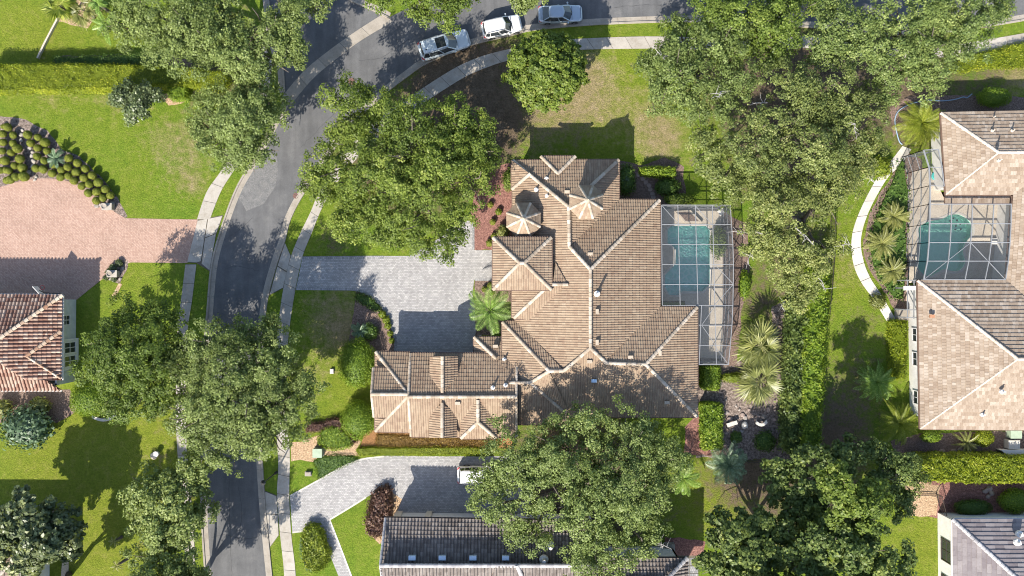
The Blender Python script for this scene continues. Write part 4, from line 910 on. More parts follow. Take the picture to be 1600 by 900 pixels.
# ------------------------------------------------------------------ vehicles
def car(name, px, py, ang, Lc, Wc, Hc, paintm, label, style, group=None):
    """style: suv, sedan; nose towards +x"""
    g = P(px, py, Hc*0.6); root = empty(name, (g[0], g[1], 0.01), label, 'car', group); root.rotation_euler[2] = ang
    def o(nm, mb, mat, par=None, sm=True):
        me = mesh_np(nm, mb.V, mb.F, mat, mb.T, False); 
        if sm: me.shade_auto_smooth(angle=0.7) if hasattr(me, 'shade_auto_smooth') else me.shade_smooth()
        ob = bpy.data.objects.new(nm, me); scene.collection.objects.link(ob); ob.parent = par or root; return ob
    h2 = Wc/2; x0, x1 = -Lc/2, Lc/2; belt = Hc*0.60
    suv = style == 'suv'
    st = [(-1.0, .78, .80 if suv else .86), (-.975, .90, .93 if suv else .95), (-.9, .96, 1.0), (-.7, .99, 1.0), (-.4, 1.0, 1.0), (0, 1.0, 1.0), (.3, 1.0, .99), (.45, .99, .95), (.65, .975, .90), (.82, .94, .85), (.92, .87, .79), (.975, .76, .70), (1.0, .60, .58)]
    prof = [(0, 1.0), (.35, 1.0), (.68, .985), (.88, .95), (.97, .86), (1.0, .70), (1.0, .48), (.97, .34), (.90, .27)]
    V = []; n = 2*len(prof)-1
    for sx, sw, sz in st:
        x = sx*Lc/2; top = belt*sz
        ring = [(x, y*h2*sw, z*top if z > 0.5 else z*belt) for y, z in prof]; V += [(a, -b, c) for a, b, c in ring[:0:-1]] + ring
    F = []
    for i in range(len(st)-1):
        for k in range(n-1): F.append((i*n+k, i*n+k+1, (i+1)*n+k+1, (i+1)*n+k)[::-1])
    F.append(tuple(range(n))); F.append(tuple(range((len(st)-1)*n, len(st)*n))[::-1]); F.append(tuple([i*n for i in range(len(st))] + [i*n+n-1 for i in range(len(st)-1, -1, -1)]))
    body = o('body', MB().add(V, F), paintm)
    # greenhouse: lower ring at the belt line, upper ring at the roof edge
    if suv: xb0, xb1, xr0, xr1 = x0+0.10*Lc*0.35, x0+0.72*Lc, x0+0.075*Lc, x0+0.57*Lc
    else: xb0, xb1, xr0, xr1 = x0+0.085*Lc, x0+0.73*Lc, x0+0.23*Lc, x0+0.56*Lc
    wb, wr = h2*0.94, h2*(0.74 if suv else 0.70); zr = Hc-0.07
    def ring(xa, xb, w, z, nose):
        return [(xa+0.03, -w*0.86, z), (xa+(xb-xa)*0.2, -w*0.97, z), (xa+(xb-xa)*0.6, -w, z), (xb-0.06*nose, -w*0.93, z), (xb, -w*0.5, z), (xb+0.07*nose, 0, z), (xb, w*0.5, z), (xb-0.06*nose, w*0.93, z), (xa+(xb-xa)*0.6, w, z), (xa+(xb-xa)*0.2, w*0.97, z), (xa+0.03, w*0.86, z), (xa-0.02, 0, z)]
    lo, hi = ring(xb0, xb1, wb, belt-0.03, 2.2), ring(xr0, xr1, wr, zr, 1.5); m = len(lo)
    o('windows', MB().add(lo+hi, [(i, (i+1) % m, m+(i+1) % m, m+i) for i in range(m)] + [tuple(range(m, 2*m))]), M['glass'], None, False)
    # roof skin with crown
    R1 = ring(xr0-0.03, xr1+0.05, wr+0.045, zr-0.02, 1.5); R2 = ring(xr0+0.02, xr1-0.02, wr*0.93, zr+0.045, 1.3); R3 = ring(xr0+0.25, xr1-0.25, wr*0.55, zr+0.07, 1.0)
    o('roof', MB().add(R1+R2+R3, [(k*m+i, k*m+(i+1) % m, (k+1)*m+(i+1) % m, (k+1)*m+i) for k in range(2) for i in range(m)] + [tuple(range(2*m, 3*m)), tuple(range(m))[::-1]]), paintm)
    for s_ in (-1, 1):     # pillars
        for t in ((3, 3), (2, 2), (1, 1), (0, 0)) if suv else ((3, 3), (2, 2), (0, 0)):
            a = np.array(lo[t[0]]); b = np.array(hi[t[1]]); a[1] = abs(a[1])*s_; b[1] = abs(b[1])*s_; o('pillar', MB().bar(a + np.array([0, s_*.012, 0]), b + np.array([0, s_*.012, 0]), 0.09, 0.05), paintm, None, False)
        mi = MB(); mi.lathe((xb1-0.32*1.0, s_*(h2+0.13), belt-0.02), [(0.03, -0.05), (0.10, -0.02), (0.11, 0.08), (0.07, 0.14)], 8); mi.bar((xb1-0.32, s_*(h2-0.08), belt), (xb1-0.32, s_*(h2+0.1), belt+0.02), 0.07, 0.05); o('wing_mirror', mi, paintm)
        hl = MB(); hl.prism([(x1-0.52, s_*h2*.90), (x1-0.30, s_*h2*.62), (x1-0.10, s_*h2*.55), (x1-0.16, s_*h2*.80), (x1-0.34, s_*h2*.90)], belt*0.55, belt*0.80); o('headlight', hl, M['lampwhite'], None, False)
        tl = MB(); tl.prism([(x0+0.02, s_*h2*.62), (x0+0.02, s_*h2*.84), (x0+0.28, s_*h2*.965), (x0+0.28, s_*h2*.90), (x0+0.1, s_*h2*.62)], belt*0.70, belt*(0.93 if suv else 0.915)); o('tail_light', tl, M['lampred'], None, False)
        if suv: o('roof_rail', MB().bar((xr0+0.2, s_*wr*0.93, zr+0.10), (xr1-0.15, s_*wr*0.93, zr+0.10), 0.05, 0.05).bar((xr0+0.2, s_*wr*0.93, zr), (xr0+0.2, s_*wr*0.93, zr+0.1), 0.05, 0.05).bar((xr1-0.15, s_*wr*0.93, zr), (xr1-0.15, s_*wr*0.93, zr+0.1), 0.05, 0.05), M['rim'], None, False)
        for wx in (x0+0.20*Lc, x1-0.18*Lc):
            rr = 0.36 if suv else 0.32; mb = MB(); ring_ = [(0.20, 0.0), (rr, 0.02), (rr, 0.20), (0.2, 0.22)]
            V = []; 
            for r_, y_ in ring_:
                for k in range(16): a = 2*math.pi*k/16; V.append((wx+r_*math.cos(a), s_*(h2-0.19+y_*0.95), rr+r_*math.sin(a)))
            tyre = o('wheel', MB().add(V, [(i*16+k, i*16+(k+1) % 16, (i+1)*16+(k+1) % 16, (i+1)*16+k) for i in range(3) for k in range(16)]), M['rubber'])
            V = [(wx+0.2*math.cos(2*math.pi*k/16), s_*(h2-0.0), rr+0.2*math.sin(2*math.pi*k/16)) for k in range(16)]
            o('rim', MB().add(V, [tuple(range(16))]), M['rim'], tyre, False)
    o('bumper', MB().prism([(x0-0.03, -h2*.8), (x0-0.03, h2*.8), (x0+0.15, h2*.95), (x0+0.15, -h2*.95)], 0.35, belt*0.55), paintm, None, False)
    for xs_ in ((xb1+0.10, x1-0.16) if suv else (xb1+0.12, x1-0.18, xb0+0.05)):
        o('shut_line', MB().bar((xs_, -h2*.80, belt*(0.985 if xs_ < xb1+.2 else 0.80)), (xs_, h2*.80, belt*(0.985 if xs_ < xb1+.2 else 0.80)), 0.02, 0.05), M['black'], None, False)
    gr = MB(); gr.bar((xr1+0.22, -wr*0.7, belt+0.16), (xr1+0.42, wr*0.0, belt+0.06), 0.03, 0.02); o('wiper', gr, M['black'], None, False)
    if style == 'suv' and Lc > 5:
        o('sunroof', MB().prism([(xr0+1.45, -wr*.70), (xr1-0.22, -wr*.70), (xr1-0.22, wr*.70), (xr0+1.45, wr*.70)], zr+0.05, zr+0.088), M['glass'], None, False)
        o('antenna_fin', MB().prism([(xr0+0.25, -wr*.42), (xr0+0.42, -wr*.45), (xr0+0.42, -wr*.35), (xr0+0.25, -wr*.35)], zr+0.04, zr+0.12), M['black'], None, False)
    return root
CG = 'cars parked along the kerb'
car('parked_car', 694, 68, math.radians(17), 5.35, 2.02, 1.85, M['carpale'], 'long white SUV with a dark panoramic sunroof parked at the kerb', 'suv', CG)
car('parked_car', 784, 40, math.radians(13), 4.15, 1.85, 1.62, M['carwhite'], 'compact white SUV with a plain roof between the two other parked cars', 'suv', CG)
car('parked_car', 876, 20.5, math.radians(2), 4.55, 1.80, 1.45, M['carsilver'], 'silver-blue sedan parked nearest the round clipped tree', 'sedan', CG)
car('driveway_car', 750, 743.5, math.radians(0), 4.7, 1.85, 1.60, M['carwhite'], 'white car in the south driveway half hidden under the oak', 'suv')
# ------------------------------------------------------------------ small built things
def boxthing(name, px, py, sx, sy, z1, mat, label, cat, ang=0, group=None):
    r = empty(name, P(px, py), label, cat, group); c, s_ = math.cos(ang), math.sin(ang); o = P(px, py)
    def rp(w, d): return [(o[0]+x*c-y*s_, o[1]+x*s_+y*c) for x, y in ((-w,-d),(w,-d),(w,d),(-w,d))]
    MB().prism(rp(sx/2+0.06, sy/2+0.06), 0.0, 0.08).build('base', M['kerb'], r)
    MB().prism(rp(sx/2, sy/2), 0.08, z1*0.9).build('cabinet', mat, r); MB().prism(rp(sx/2+0.03, sy/2+0.03), z1*0.9, z1).build('lid', mat, r); return r
boxthing('utility_box', 499, 705.5, 0.9, 0.85, 0.95, M['boxgreen'], 'pale green utility cabinet on the tan mulch by the sidewalk', 'utility box')
boxthing('meter_box', 482, 740, 0.55, 0.35, 0.3, M['kerb'], 'small stone-grey meter box on the half-round lawn', 'meter box')
boxthing('utility_marker', 519, 580, 0.3, 0.42, 0.25, M['whitepath'], 'small white box on the dappled front lawn', 'utility marker')
boxthing('air_conditioner', 1577, 692.5, 1.1, 0.85, 0.85, M['whitepath'], 'white air conditioning unit nearer the low wall by the east house', 'air conditioner')
boxthing('air_conditioner', 1580, 676, 1.1, 0.85, 0.85, M['boxgreen'], 'pale air conditioning unit tucked under the eave of the east house', 'air conditioner')
boxthing('pool_pump_box', 1406, 492, 1.0, 1.0, 0.9, M['kerb'], 'grey pool equipment box at the end of the curved path', 'pump box')
boxthing('patio_box', 1045, 855, 0.95, 0.95, 0.7, M['kerb'], 'square grey box on the shaded south patio', 'box')
r = empty('low_wall', P(1590, 705), 'low white wall screening the air conditioners', 'wall'); MB().prism([P(*q)[:2] for q in ((1556,701),(1620,701),(1620,708),(1566,708))], 0, 0.9).build('wall_body', M['whitewall'], r); MB().prism([P(*q)[:2] for q in ((1555,700),(1620,700),(1620,709),(1565,709))], 0.9, 0.98).build('wall_cap', M['trim'], r)
r = empty('garden_wall', P(78, 55), 'thin low pale wall running up the lush top lawn', 'wall')
for a, b in (((97,22),(84,46)), ((84,46),(72,69)), ((72,69),(61,92))):
    qa, qb = P(*a), P(*b); MB().bar([qa[0], qa[1], 0.15], [qb[0], qb[1], 0.15], 0.12, 0.3).build('wall_panel', M['stucco'], r); MB().bar([qa[0], qa[1], 0.32], [qb[0], qb[1], 0.32], 0.18, 0.05).build('wall_cap', M['deck'], r)
border([(-20,142),(60,139),(120,140),(182,142)], 0.16, M['whitepath'], 0.05, name='hedge_edging')
def bench(px, py, ang, label, curved):
    r = empty('stone_bench', P(px, py), label, 'bench', 'stone benches in the rock garden'); o = P(px, py); c, s_ = math.cos(ang), math.sin(ang)
    def w(x, y): return (o[0]+x*c-y*s_, o[1]+x*s_+y*c)
    if curved:
        A = [w(1.5*math.sin(t)*0.62, 1.5*(1-math.cos(t))*0.9-0.1+0.3) for t in np.linspace(-0.75, 0.75, 9)]; B = [w(1.5*math.sin(t)*0.5, 1.5*(1-math.cos(t))*0.9-0.1+0.62) for t in np.linspace(-0.75, 0.75, 9)]
        MB().prism(A + B[::-1], 0.42, 0.52).build('seat', M['whitepath'], r)
    else: MB().prism([w(-.55,-.2), w(.55,-.2), w(.55,.2), w(-.55,.2)], 0.42, 0.52).build('seat', M['whitepath'], r)
    for x in (-.38, .38):
        yy = 0.5 if curved else 0
        MB().prism([w(x-.09, yy-.14), w(x+.09, yy-.14), w(x+.09, yy+.14), w(x-.09, yy+.14)], 0, 0.42).build('leg', M['stone'], r)
bench(1142, 661, 0.3, 'straight white stone bench in the rock garden', False); bench(1188, 668, 0.05, 'curved white stone bench in the rock garden', True)
def rock(px, py, r, mat, name, label, cat, group, seed, zf=0.55):
    q = np.random.default_rng(seed); bm = bmesh.new(); bmesh.ops.create_icosphere(bm, subdivisions=2, radius=1.0); c = P(px, py); d = q.normal(0, 1, (6, 3)); d /= np.linalg.norm(d, axis=1)[:,None]
    V = np.array([v.co[:] for v in bm.verts]); 
    for k in range(6): V -= np.clip(V @ d[k] - q.uniform(.55,.85), 0, None)[:,None]*d[k]
    V = V*np.array([q.uniform(.8,1.2), q.uniform(.8,1.2), zf])*r + np.array([c[0], c[1], r*zf*0.6]); F = [[v.index for v in f.verts] for f in bm.faces]; bm.free()
    o = obj(name, V, F, mat); tag(o, label, cat, group); return o
for i, (x, y) in enumerate(((35,204),(33,210),(47,231),(51,238),(50,244),(53,252),(57,276),(55,281),(34,219),(40,262),(46,269),(52,260))): rock(x, y, 0.18+0.10*(i % 3)/2, M['concrete'], 'garden_stone', 'pale stone in the gap between the topiary balls', 'stone', 'pale stones among the topiary balls', i)
for i, (x, y) in enumerate(((1110,620),(1105,612),(1135,645),(1140,655),(1150,635),(1155,640),(1160,648),(1164,653),(1134,625),(1185,650),(1193,651),(1125,600),(1170,640),(1145,672),(1158,674),(1200,640),(1180,630),(1115,630),(1210,655))): rock(x, y, 0.15+0.08*(i % 4)/2, M['stone'] if i % 3 else M['flagstone'], 'garden_rock', 'small rock lying in the rock garden east of the house', 'rock', 'rocks in the rock garden', 50+i)
o = rock(1163, 664, 0.42, M['whitepath'], 'garden_rock', 'white three-sided stone between the two stone benches', 'rock', None, 99, 0.9)
for i, (x, y) in enumerate(((1539,766),(1545,763),(1548,770),(1543,775))): rock(x, y, 0.33, M['flagstone'], 'boulder', 'round boulder in the mulch south of the bright hedge', 'boulder', 'boulders in the south-east mulch', 120+i)
for i, (x, y) in enumerate(((152,322),(160,320),(170,325),(176,318))): rock(x, y, 0.3, M['stone'], 'boulder', 'pale boulder at the end of the topiary bed', 'boulder', 'boulders at the end of the topiary bed', 130+i)
for i, (x, y) in enumerate(((188,436),(172,435),(192,420))): rock(x, y, 0.2+0.06*(i % 2), M['stone'], 'boulder', 'boulder in the small bed at the pink driveway corner', 'boulder', 'boulders in the driveway corner bed', 140+i)
for i, (x, y) in enumerate(((997,273),(1004.5,279.5),(1009,285),(1014,290),(1016,296),(1019,302.5),(1020.5,308))):
    q = np.random.default_rng(200+i); c = P(x, y); pts = [(c[0]+0.24*q.uniform(.8,1.15)*math.cos(t), c[1]+0.24*q.uniform(.8,1.15)*math.sin(t)) for t in np.linspace(0, 6.28, 9)[:-1]]
    tag(MB().prism(pts, 0.0, 0.06).build('stepping_stone', M['flagstone']), 'flat stepping stone on the curving path behind the house', 'stepping stone', 'stepping stones behind the house')
for i, (x, y) in enumerate(((1464,716-5),(1472,704),(1490,704),(1500,702))):
    q = np.random.default_rng(230+i); c = P(x, y); pts = [(c[0]+0.3*q.uniform(.8,1.15)*math.cos(t), c[1]+0.2*q.uniform(.8,1.15)*math.sin(t)) for t in np.linspace(0, 6.28, 9)[:-1]]
    tag(MB().prism(pts, 0.0, 0.07).build('stepping_stone', M['flagstone']), 'flat stepping stone in the soil strip by the east house', 'stepping stone', 'stepping stones by the east house')
hz = [P(*q) for q in smooth_line([(1518,147),(1510,153),(1504,152),(1490,156),(1470,158),(1450,157),(1425,162),(1405,172),(1398,185),(1399,200),(1404,220),(1409,226)], 5)]
tag(MB().tube([(p[0], p[1], 0.10) for p in hz], 0.055, 6).build('garden_hose', M['hose']), 'long blue hose curving around the yellow-green palm clump', 'hose')
def chair(px, py, ang, label, grp):
    r = empty('patio_chair', P(px, py), label, 'chair', grp); o = P(px, py); c, s_ = math.cos(ang), math.sin(ang)
    def w(x, y): return (o[0]+x*c-y*s_, o[1]+x*s_+y*c)
    MB().prism([w(-.28,-.3), w(.28,-.3), w(.28,.3), w(-.28,.3)], 0.38, 0.46).build('seat', M['trim'], r); MB().prism([w(-.28,.24), w(.28,.24), w(.28,.32), w(-.28,.32)], 0.46, 0.95).build('backrest', M['trim'], r)
    for x in (-.25, .25):
        for y in (-.26, .26): p = w(x, y); MB().bar((*p, 0.035), (*p, 0.4), 0.05, 0.05).build('leg', M['trim'], r)
chair(1125, 332, 0.6, 'white patio chair in the top corner of the main pool deck', None); chair(1563, 362, -1.2, 'white patio chair beside the east house wall', None)
def lounger(px, py, ang, label):
    r = empty('pool_lounger', P(px, py), label, 'lounger'); o = P(px, py); c, s_ = math.cos(ang), math.sin(ang)
    def w(x, y): return (o[0]+x*c-y*s_, o[1]+x*s_+y*c)
    MB().prism([w(-.95,-.32), w(.3,-.32), w(.3,.32), w(-.95,.32)], 0.30, 0.38).build('seat', M['trim'], r)
    a = [w(.3,-.32), w(.95,-.32), w(.95,.32), w(.3,.32)]; V = [(*a[0], .32), (*a[1], .7), (*a[2], .7), (*a[3], .32), (*a[0], .38), (*a[1], .78), (*a[2], .78), (*a[3], .38)]
    MB().add(V, [(3,2,1,0), (4,5,6,7), (0,1,5,4), (1,2,6,5), (2,3,7,6), (3,0,4,7)]).build('backrest', M['trim'], r)
    for x in (-.8, .5):
        for y in (-.26, .26): p = w(x, y); MB().bar((*p, 0.035), (*p, 0.32), 0.05, 0.05).build('leg', M['trim'], r)
lounger(1559, 377, 0.05, 'white pool lounger beside the east house pool')
r = empty('spa_planter', P(1075, 337), 'raised trapezoid planter at the top end of the main pool deck', 'planter'); MB().prism([P(*q)[:2] for q in ((1054,330),(1078,329),(1096,348),(1069,348))], 0.03, 0.40).build('planter_wall', M['deck'], r); MB().prism([P(*q)[:2] for q in ((1058,332),(1076,331.5),(1090,346),(1070,346))], 0.39, 0.43).build('soil', M['mulch'], r)
r = empty('pool_toy', P(1461, 275), 'teal float lying under the upper corner of the east cage', 'pool float'); MB().tube([P(1461+4*math.cos(t), 275+5*math.sin(t), 0.12) for t in np.linspace(0, 5.2, 12)], 0.12, 7).build('ring', M['teal'], r); MB().tube([P(1459, 271, 0.12), P(1463, 279, 0.12)], 0.1, 7).build('bar', M['teal'], r)
flat('south_patio', [(1005,868),(1090,868),(1090,920),(1005,920)], 0.012, M['joint'], kind='structure')
for i in range(3):
    for j in range(3): MB().prism([P(x, y)[:2] for x, y in ((1050+i*14, 872+j*12), (1063+i*14, 872+j*12), (1063+i*14, 883+j*12), (1050+i*14, 883+j*12))], 0.004, 0.03).build('paving_slab', M['greyborder'], bpy.data.objects['south_patio'])
r = empty('patio_awning', P(1028, 877), 'pale green wedge-shaped awning beside the south patio', 'awning'); MB().prism([P(*q, 2.4)[:2] for q in ((1013,886),(1018,868),(1029,876),(1038,884))], 2.35, 2.42).build('canopy', M['boxgreen'], r); 
for q in ((1014,885),(1037,884)): p = P(*q, 2.4); MB().bar((p[0], p[1], 0), (p[0], p[1], 2.35), 0.07, 0.07).build('post', M['alu'], r)
def fence(pts, h, label):
    r = empty('metal_fence', P(*pts[0]), label, 'fence')
    for a, b in zip(pts[:-1], pts[1:]):
        A, B = P(*a), P(*b); L = np.linalg.norm(B-A); n = max(2, int(L/0.14))
        for z in (0.15, h-0.08): MB().bar([A[0], A[1], z], [B[0], B[1], z], 0.04, 0.05).build('rail', M['bronze'], r)
        mb = MB()
        for i in range(n): q = A + (B-A)*i/n; mb.bar([q[0], q[1], 0.02], [q[0], q[1], h], 0.02, 0.02)
        mb.build('picket_row', M['bronze'], r, kind='stuff'); MB().bar([A[0], A[1], 0], [A[0], A[1], h+0.1], 0.07, 0.07).build('post', M['bronze'], r)
fence([(1408,768),(1462,771),(1470,803)], 1.3, 'dark metal fence at the corner of the south-east house')
fence([(1163,718),(1230,722)], 1.3, 'dark metal fence along the bottom of the rock garden'); fence([(1289,490),(1296,400),(1298,330)], 1.4, 'dark metal fence along the outer side of the long bright hedge')
# lawn ornament and cut branches lying in the west lawn
r = empty('lawn_ornament', P(241, 712), 'cream lawn ornament on the west lawn near the sidewalk', 'lawn ornament')
c = P(241, 712); MB().lathe((c[0], c[1], 0), [(0.36, 0), (0.38, 0.12), (0.26, 0.3), (0.12, 0.36)], 12).build('base', M['deck'], r); c = P(247, 708); MB().lathe((c[0], c[1], 0), [(0.16, 0), (0.2, 0.1), (0.22, 0.5), (0.3, 0.6), (0.05, 0.65)], 12).build('urn', M['trim'], r)

r = empty('street_lamp', P(432, 738), 'black street lamp leaning over the grass strip by the south driveway', 'street lamp'); q = P(432, 738)
MB().lathe((q[0], q[1], 0), [(0.16, 0), (0.14, 0.5), (0.07, 0.6), (0.05, 3.9), (0.08, 3.95)], 10).build('pole', M['black'], r)
MB().lathe((q[0], q[1], 3.95), [(0.10, 0), (0.19, 0.42), (0.16, 0.43)], 8).build('lantern', M['lampwhite'], r); MB().lathe((q[0], q[1], 4.37), [(0.27, 0), (0.12, 0.16), (0.03, 0.28)], 8).build('lantern_cap', M['black'], r)
def plinth(px, py, label):
    r = empty('stone_plinth', P(px, py), label, 'plinth'); q = P(px, py)
    MB().prism([(q[0]-.45, q[1]-.3), (q[0]+.45, q[1]-.3), (q[0]+.45, q[1]+.3), (q[0]-.45, q[1]+.3)], 0, 0.75).build('pedestal', M['kerb'], r); MB().prism([(q[0]-.52, q[1]-.36), (q[0]+.52, q[1]-.36), (q[0]+.52, q[1]+.36), (q[0]-.52, q[1]+.36)], 0.75, 0.85).build('cap_stone', M['concrete'], r)
    MB().lathe((q[0]-.12, q[1], 0.85), [(0.14, 0), (0.27, 0.3), (0.31, 0.34), (0.24, 0.34), (0.2, 0.26)], 14).build('bowl', M['kerb'], r)
plinth(173, 324, 'pale plinth with a bowl at the end of the topiary bed'); plinth(181, 428, 'pale plinth with a bowl in the bed at the pink driveway corner')
r = empty('basketball_hoop', P(86, 463), 'basketball hoop standing at the edge of the terracotta-roofed garage', 'basketball hoop'); q = P(94, 459)
MB().tube([(q[0], q[1], 0), (q[0]-.1, q[1]+.1, 2.6), (q[0]-.35, q[1]+.35, 3.05)], 0.06, 8).build('pole', M['black'], r); MB().bar((q[0]-.75, q[1]+.75, 3.1), (q[0]-.1, q[1]+.05, 3.1), 0.05, 0.9).build('backboard', M['trim'], r)
MB().tube([(q[0]-.1+.22*math.cos(t), q[1]+.65+.22*math.sin(t), 2.95) for t in np.linspace(0, 6.28, 14)], 0.025, 5).build('rim', M['lampred'], r)
# ------------------------------------------------------------------ vegetation
UP = np.array([0, 0, 1.0])
def unit(a): return a / (np.linalg.norm(a, axis=-1, keepdims=True) + 1e-9)
def leaves(Pts, Nn, size, tint, asp=0.55, r=rng):
    n = len(Pts); t = unit(np.cross(Nn, r.normal(0, 1, (n, 3)))); b = np.cross(Nn, t); s = size[:, None]
    fold = Nn * s * 0.12
    V = np.stack([Pts - t*s*0.5, Pts + b*s*asp*0.5 + fold, Pts + t*s*0.5, Pts - b*s*asp*0.5 + fold], 1).reshape(-1, 3)
    return V, np.arange(n*4).reshape(-1, 4), np.clip(tint, 0, 1)
def crown_pts(lobes, cr, per, dens, size, seed, flat_=0.75, shell=0.55, skirt=-0.3, nb=1.0, brf=1.0, bpos=(0.45, 0.80)):
    """lobe > boughs > sprays > leaves, so that lit boughs stand apart with dark gaps between them"""
    r = np.random.default_rng(seed); PP, NN, SS, TT = [], [], [], []
    for c, R in lobes:
        kb = int(nb * max(4, int(round(1.5 * R)) + 4)); d = unit(r.normal(0, 1, (kb*4, 3))); d = d[d[:, 2] > -0.15][:kb]
        for q in d:
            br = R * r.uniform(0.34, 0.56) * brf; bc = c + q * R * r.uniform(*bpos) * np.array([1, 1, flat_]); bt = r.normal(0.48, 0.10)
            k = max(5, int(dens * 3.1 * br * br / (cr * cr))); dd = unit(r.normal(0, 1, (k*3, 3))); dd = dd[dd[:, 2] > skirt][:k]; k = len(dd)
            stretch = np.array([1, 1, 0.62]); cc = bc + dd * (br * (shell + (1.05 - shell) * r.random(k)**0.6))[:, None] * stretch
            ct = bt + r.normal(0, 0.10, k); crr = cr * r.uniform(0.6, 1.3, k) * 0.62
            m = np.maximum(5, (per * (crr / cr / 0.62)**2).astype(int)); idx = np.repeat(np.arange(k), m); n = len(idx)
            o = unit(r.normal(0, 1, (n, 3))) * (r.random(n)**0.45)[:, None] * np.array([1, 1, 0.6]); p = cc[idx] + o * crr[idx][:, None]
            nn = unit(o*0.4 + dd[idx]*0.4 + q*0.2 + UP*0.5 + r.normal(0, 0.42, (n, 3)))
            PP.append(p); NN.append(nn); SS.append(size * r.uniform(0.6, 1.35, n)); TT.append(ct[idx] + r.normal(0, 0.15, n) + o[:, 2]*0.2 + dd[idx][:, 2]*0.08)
    return np.concatenate(PP), np.concatenate(NN), np.concatenate(SS), np.concatenate(TT), r
def tree(name, label, lobes, mat, base=None, cr=0.85, per=60, dens=1.15, size=0.19, seed=1, trunk=0.28, group=None, bare=0, flat_=0.75, shell=0.5, tb=None, asp=0.7, tshift=0.0, barkm=None, skirt=-0.3, nb=1.0, brf=1.0, bpos=(0.45, 0.80)):
    LL = [(P(x, y, h), rp/PPM*(1-h/Z)) for x, y, rp, h in lobes]
    C = np.mean([c for c, _ in LL], 0); B = P(*base) if base else np.array([C[0], C[1], 0]); B[2] = 0
    root = empty(name, B, label, 'tree', group); r = np.random.default_rng(seed+500)
    fork = np.array([B[0]+(C[0]-B[0])*0.3, B[1]+(C[1]-B[1])*0.3, max(1.0, C[2]*0.42)]); bk = barkm or M['bark']
    MB().tube([B, B*0.6+fork*0.4+np.array([0.08, -0.05, 0]), fork], [trunk*1.45, trunk*1.05, trunk*0.92], 9).build('trunk', bk, root, smooth=True)
    for c, R in LL:
        mid = (fork+c)/2 + r.normal(0, 0.25, 3) + np.array([0, 0, -0.3]); MB().tube([fork-np.array([0,0,0.1]), mid, c, c + r.normal(0, 0.4, 3)*R*0.5 + UP*R*0.35], [trunk*0.6, trunk*0.42, trunk*0.26, 0.04], 6).build('limb', bk, root, smooth=True)
        for _ in range(3):
            d = unit(r.normal(0, 1, 3) + np.array([0, 0, 0.3])); MB().tube([c*0.6+mid*0.4, c + d*R*0.45 + r.normal(0, .2, 3), c + d*R*0.85], [trunk*0.2, trunk*0.14, 0.025], 5).build('branch', bk, root)
    for i in range(bare):
        c, R = LL[r.integers(len(LL))]; d = unit(r.normal(0, 1, 3)*np.array([1, 1, 0.25]) + np.array([0, 0, 0.75])); s = c + d*R*0.62; mb = MB(); e = c + d*R*1.12 + r.normal(0, .3, 3)
        mb.tube([s, (s+e)/2 + r.normal(0, .15, 3), e], [0.05, 0.035, 0.015], 5)
        for _ in range(7):
            t = r.random(); q = s+(e-s)*t; w = q + unit(r.normal(0, 1, 3)*np.array([1, 1, .5]))*r.uniform(.4, 1.1); mb.tube([q, (q+w)/2 + r.normal(0, .08, 3), w], [0.03, 0.02, 0.01], 4)
        mb.build('bare_branch', M['deadwood'], root)
    p, n, s, t, rr = crown_pts(LL, cr, per, dens, size, seed, flat_, shell, skirt, nb, brf, bpos)
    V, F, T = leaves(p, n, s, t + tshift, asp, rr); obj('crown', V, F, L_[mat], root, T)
    return root
ST = 'oaks lining the street'
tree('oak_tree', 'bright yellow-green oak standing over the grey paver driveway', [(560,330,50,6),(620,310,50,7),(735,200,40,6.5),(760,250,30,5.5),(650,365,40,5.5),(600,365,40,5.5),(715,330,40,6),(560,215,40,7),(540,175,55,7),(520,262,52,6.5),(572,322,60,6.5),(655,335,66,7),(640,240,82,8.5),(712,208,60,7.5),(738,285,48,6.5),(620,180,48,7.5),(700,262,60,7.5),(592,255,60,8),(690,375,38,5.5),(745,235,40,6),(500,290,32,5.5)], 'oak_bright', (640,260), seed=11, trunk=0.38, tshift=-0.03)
tree('round_tree', 'dense round-headed tree by the sidewalk north of the house', [(853,112,60,4.4)], 'ficus', (850,118), size=0.25, seed=12, trunk=0.2, shell=0.8, dens=1.3, cr=0.55, per=40, nb=9, brf=0.5, bpos=(0.74, 0.86), flat_=0.95)
tree('oak_tree', 'grey-green oak reaching over the front lawn beside the silver sedan', [(1060,118,62,7.5),(1120,75,52,8),(1025,150,34,6),(1140,140,56,7.5),(1090,165,42,6.5),(1020,110,30,6),(1065,60,34,7)], 'oak_grey', (1090,115), seed=13, bare=2, trunk=0.35, tshift=-0.1)
tree('oak_tree', 'leafy green oak at the top edge right of the parked sedan', [(1185,18,64,8.5),(1125,22,46,8),(1240,15,48,8),(1180,55,44,7.5),(1110,5,36,8),(1150,65,44,7.5),(1215,78,42,7.5)], 'oak_bright', (1180,40), seed=14, tshift=-0.06)
tree('oak_tree', 'big grey-green oak at the top edge left of the far street corner', [(1405,38,68,8.5),(1455,72,58,8),(1510,28,62,8.5),(1345,55,52,8),(1440,122,44,7),(1395,95,50,7.5),(1560,10,36,8),(1300,25,44,8),(1385,140,30,6),(1290,72,42,7.5),(1318,100,36,7),(1465,30,46,8.5)], 'oak_green', (1420,70), seed=15, bare=2, trunk=0.38)
tree('oak_tree', 'olive oak above the curved path with bare twigs among its leaves', [(1230,150,64,8),(1300,150,56,8),(1185,215,66,8.5),(1262,235,70,8.5),(1110,235,44,6.5),(1130,275,48,6.5),(1330,220,44,7),(1350,170,36,6.5)], 'oak_olive', (1230,200), seed=16, bare=3, trunk=0.36)
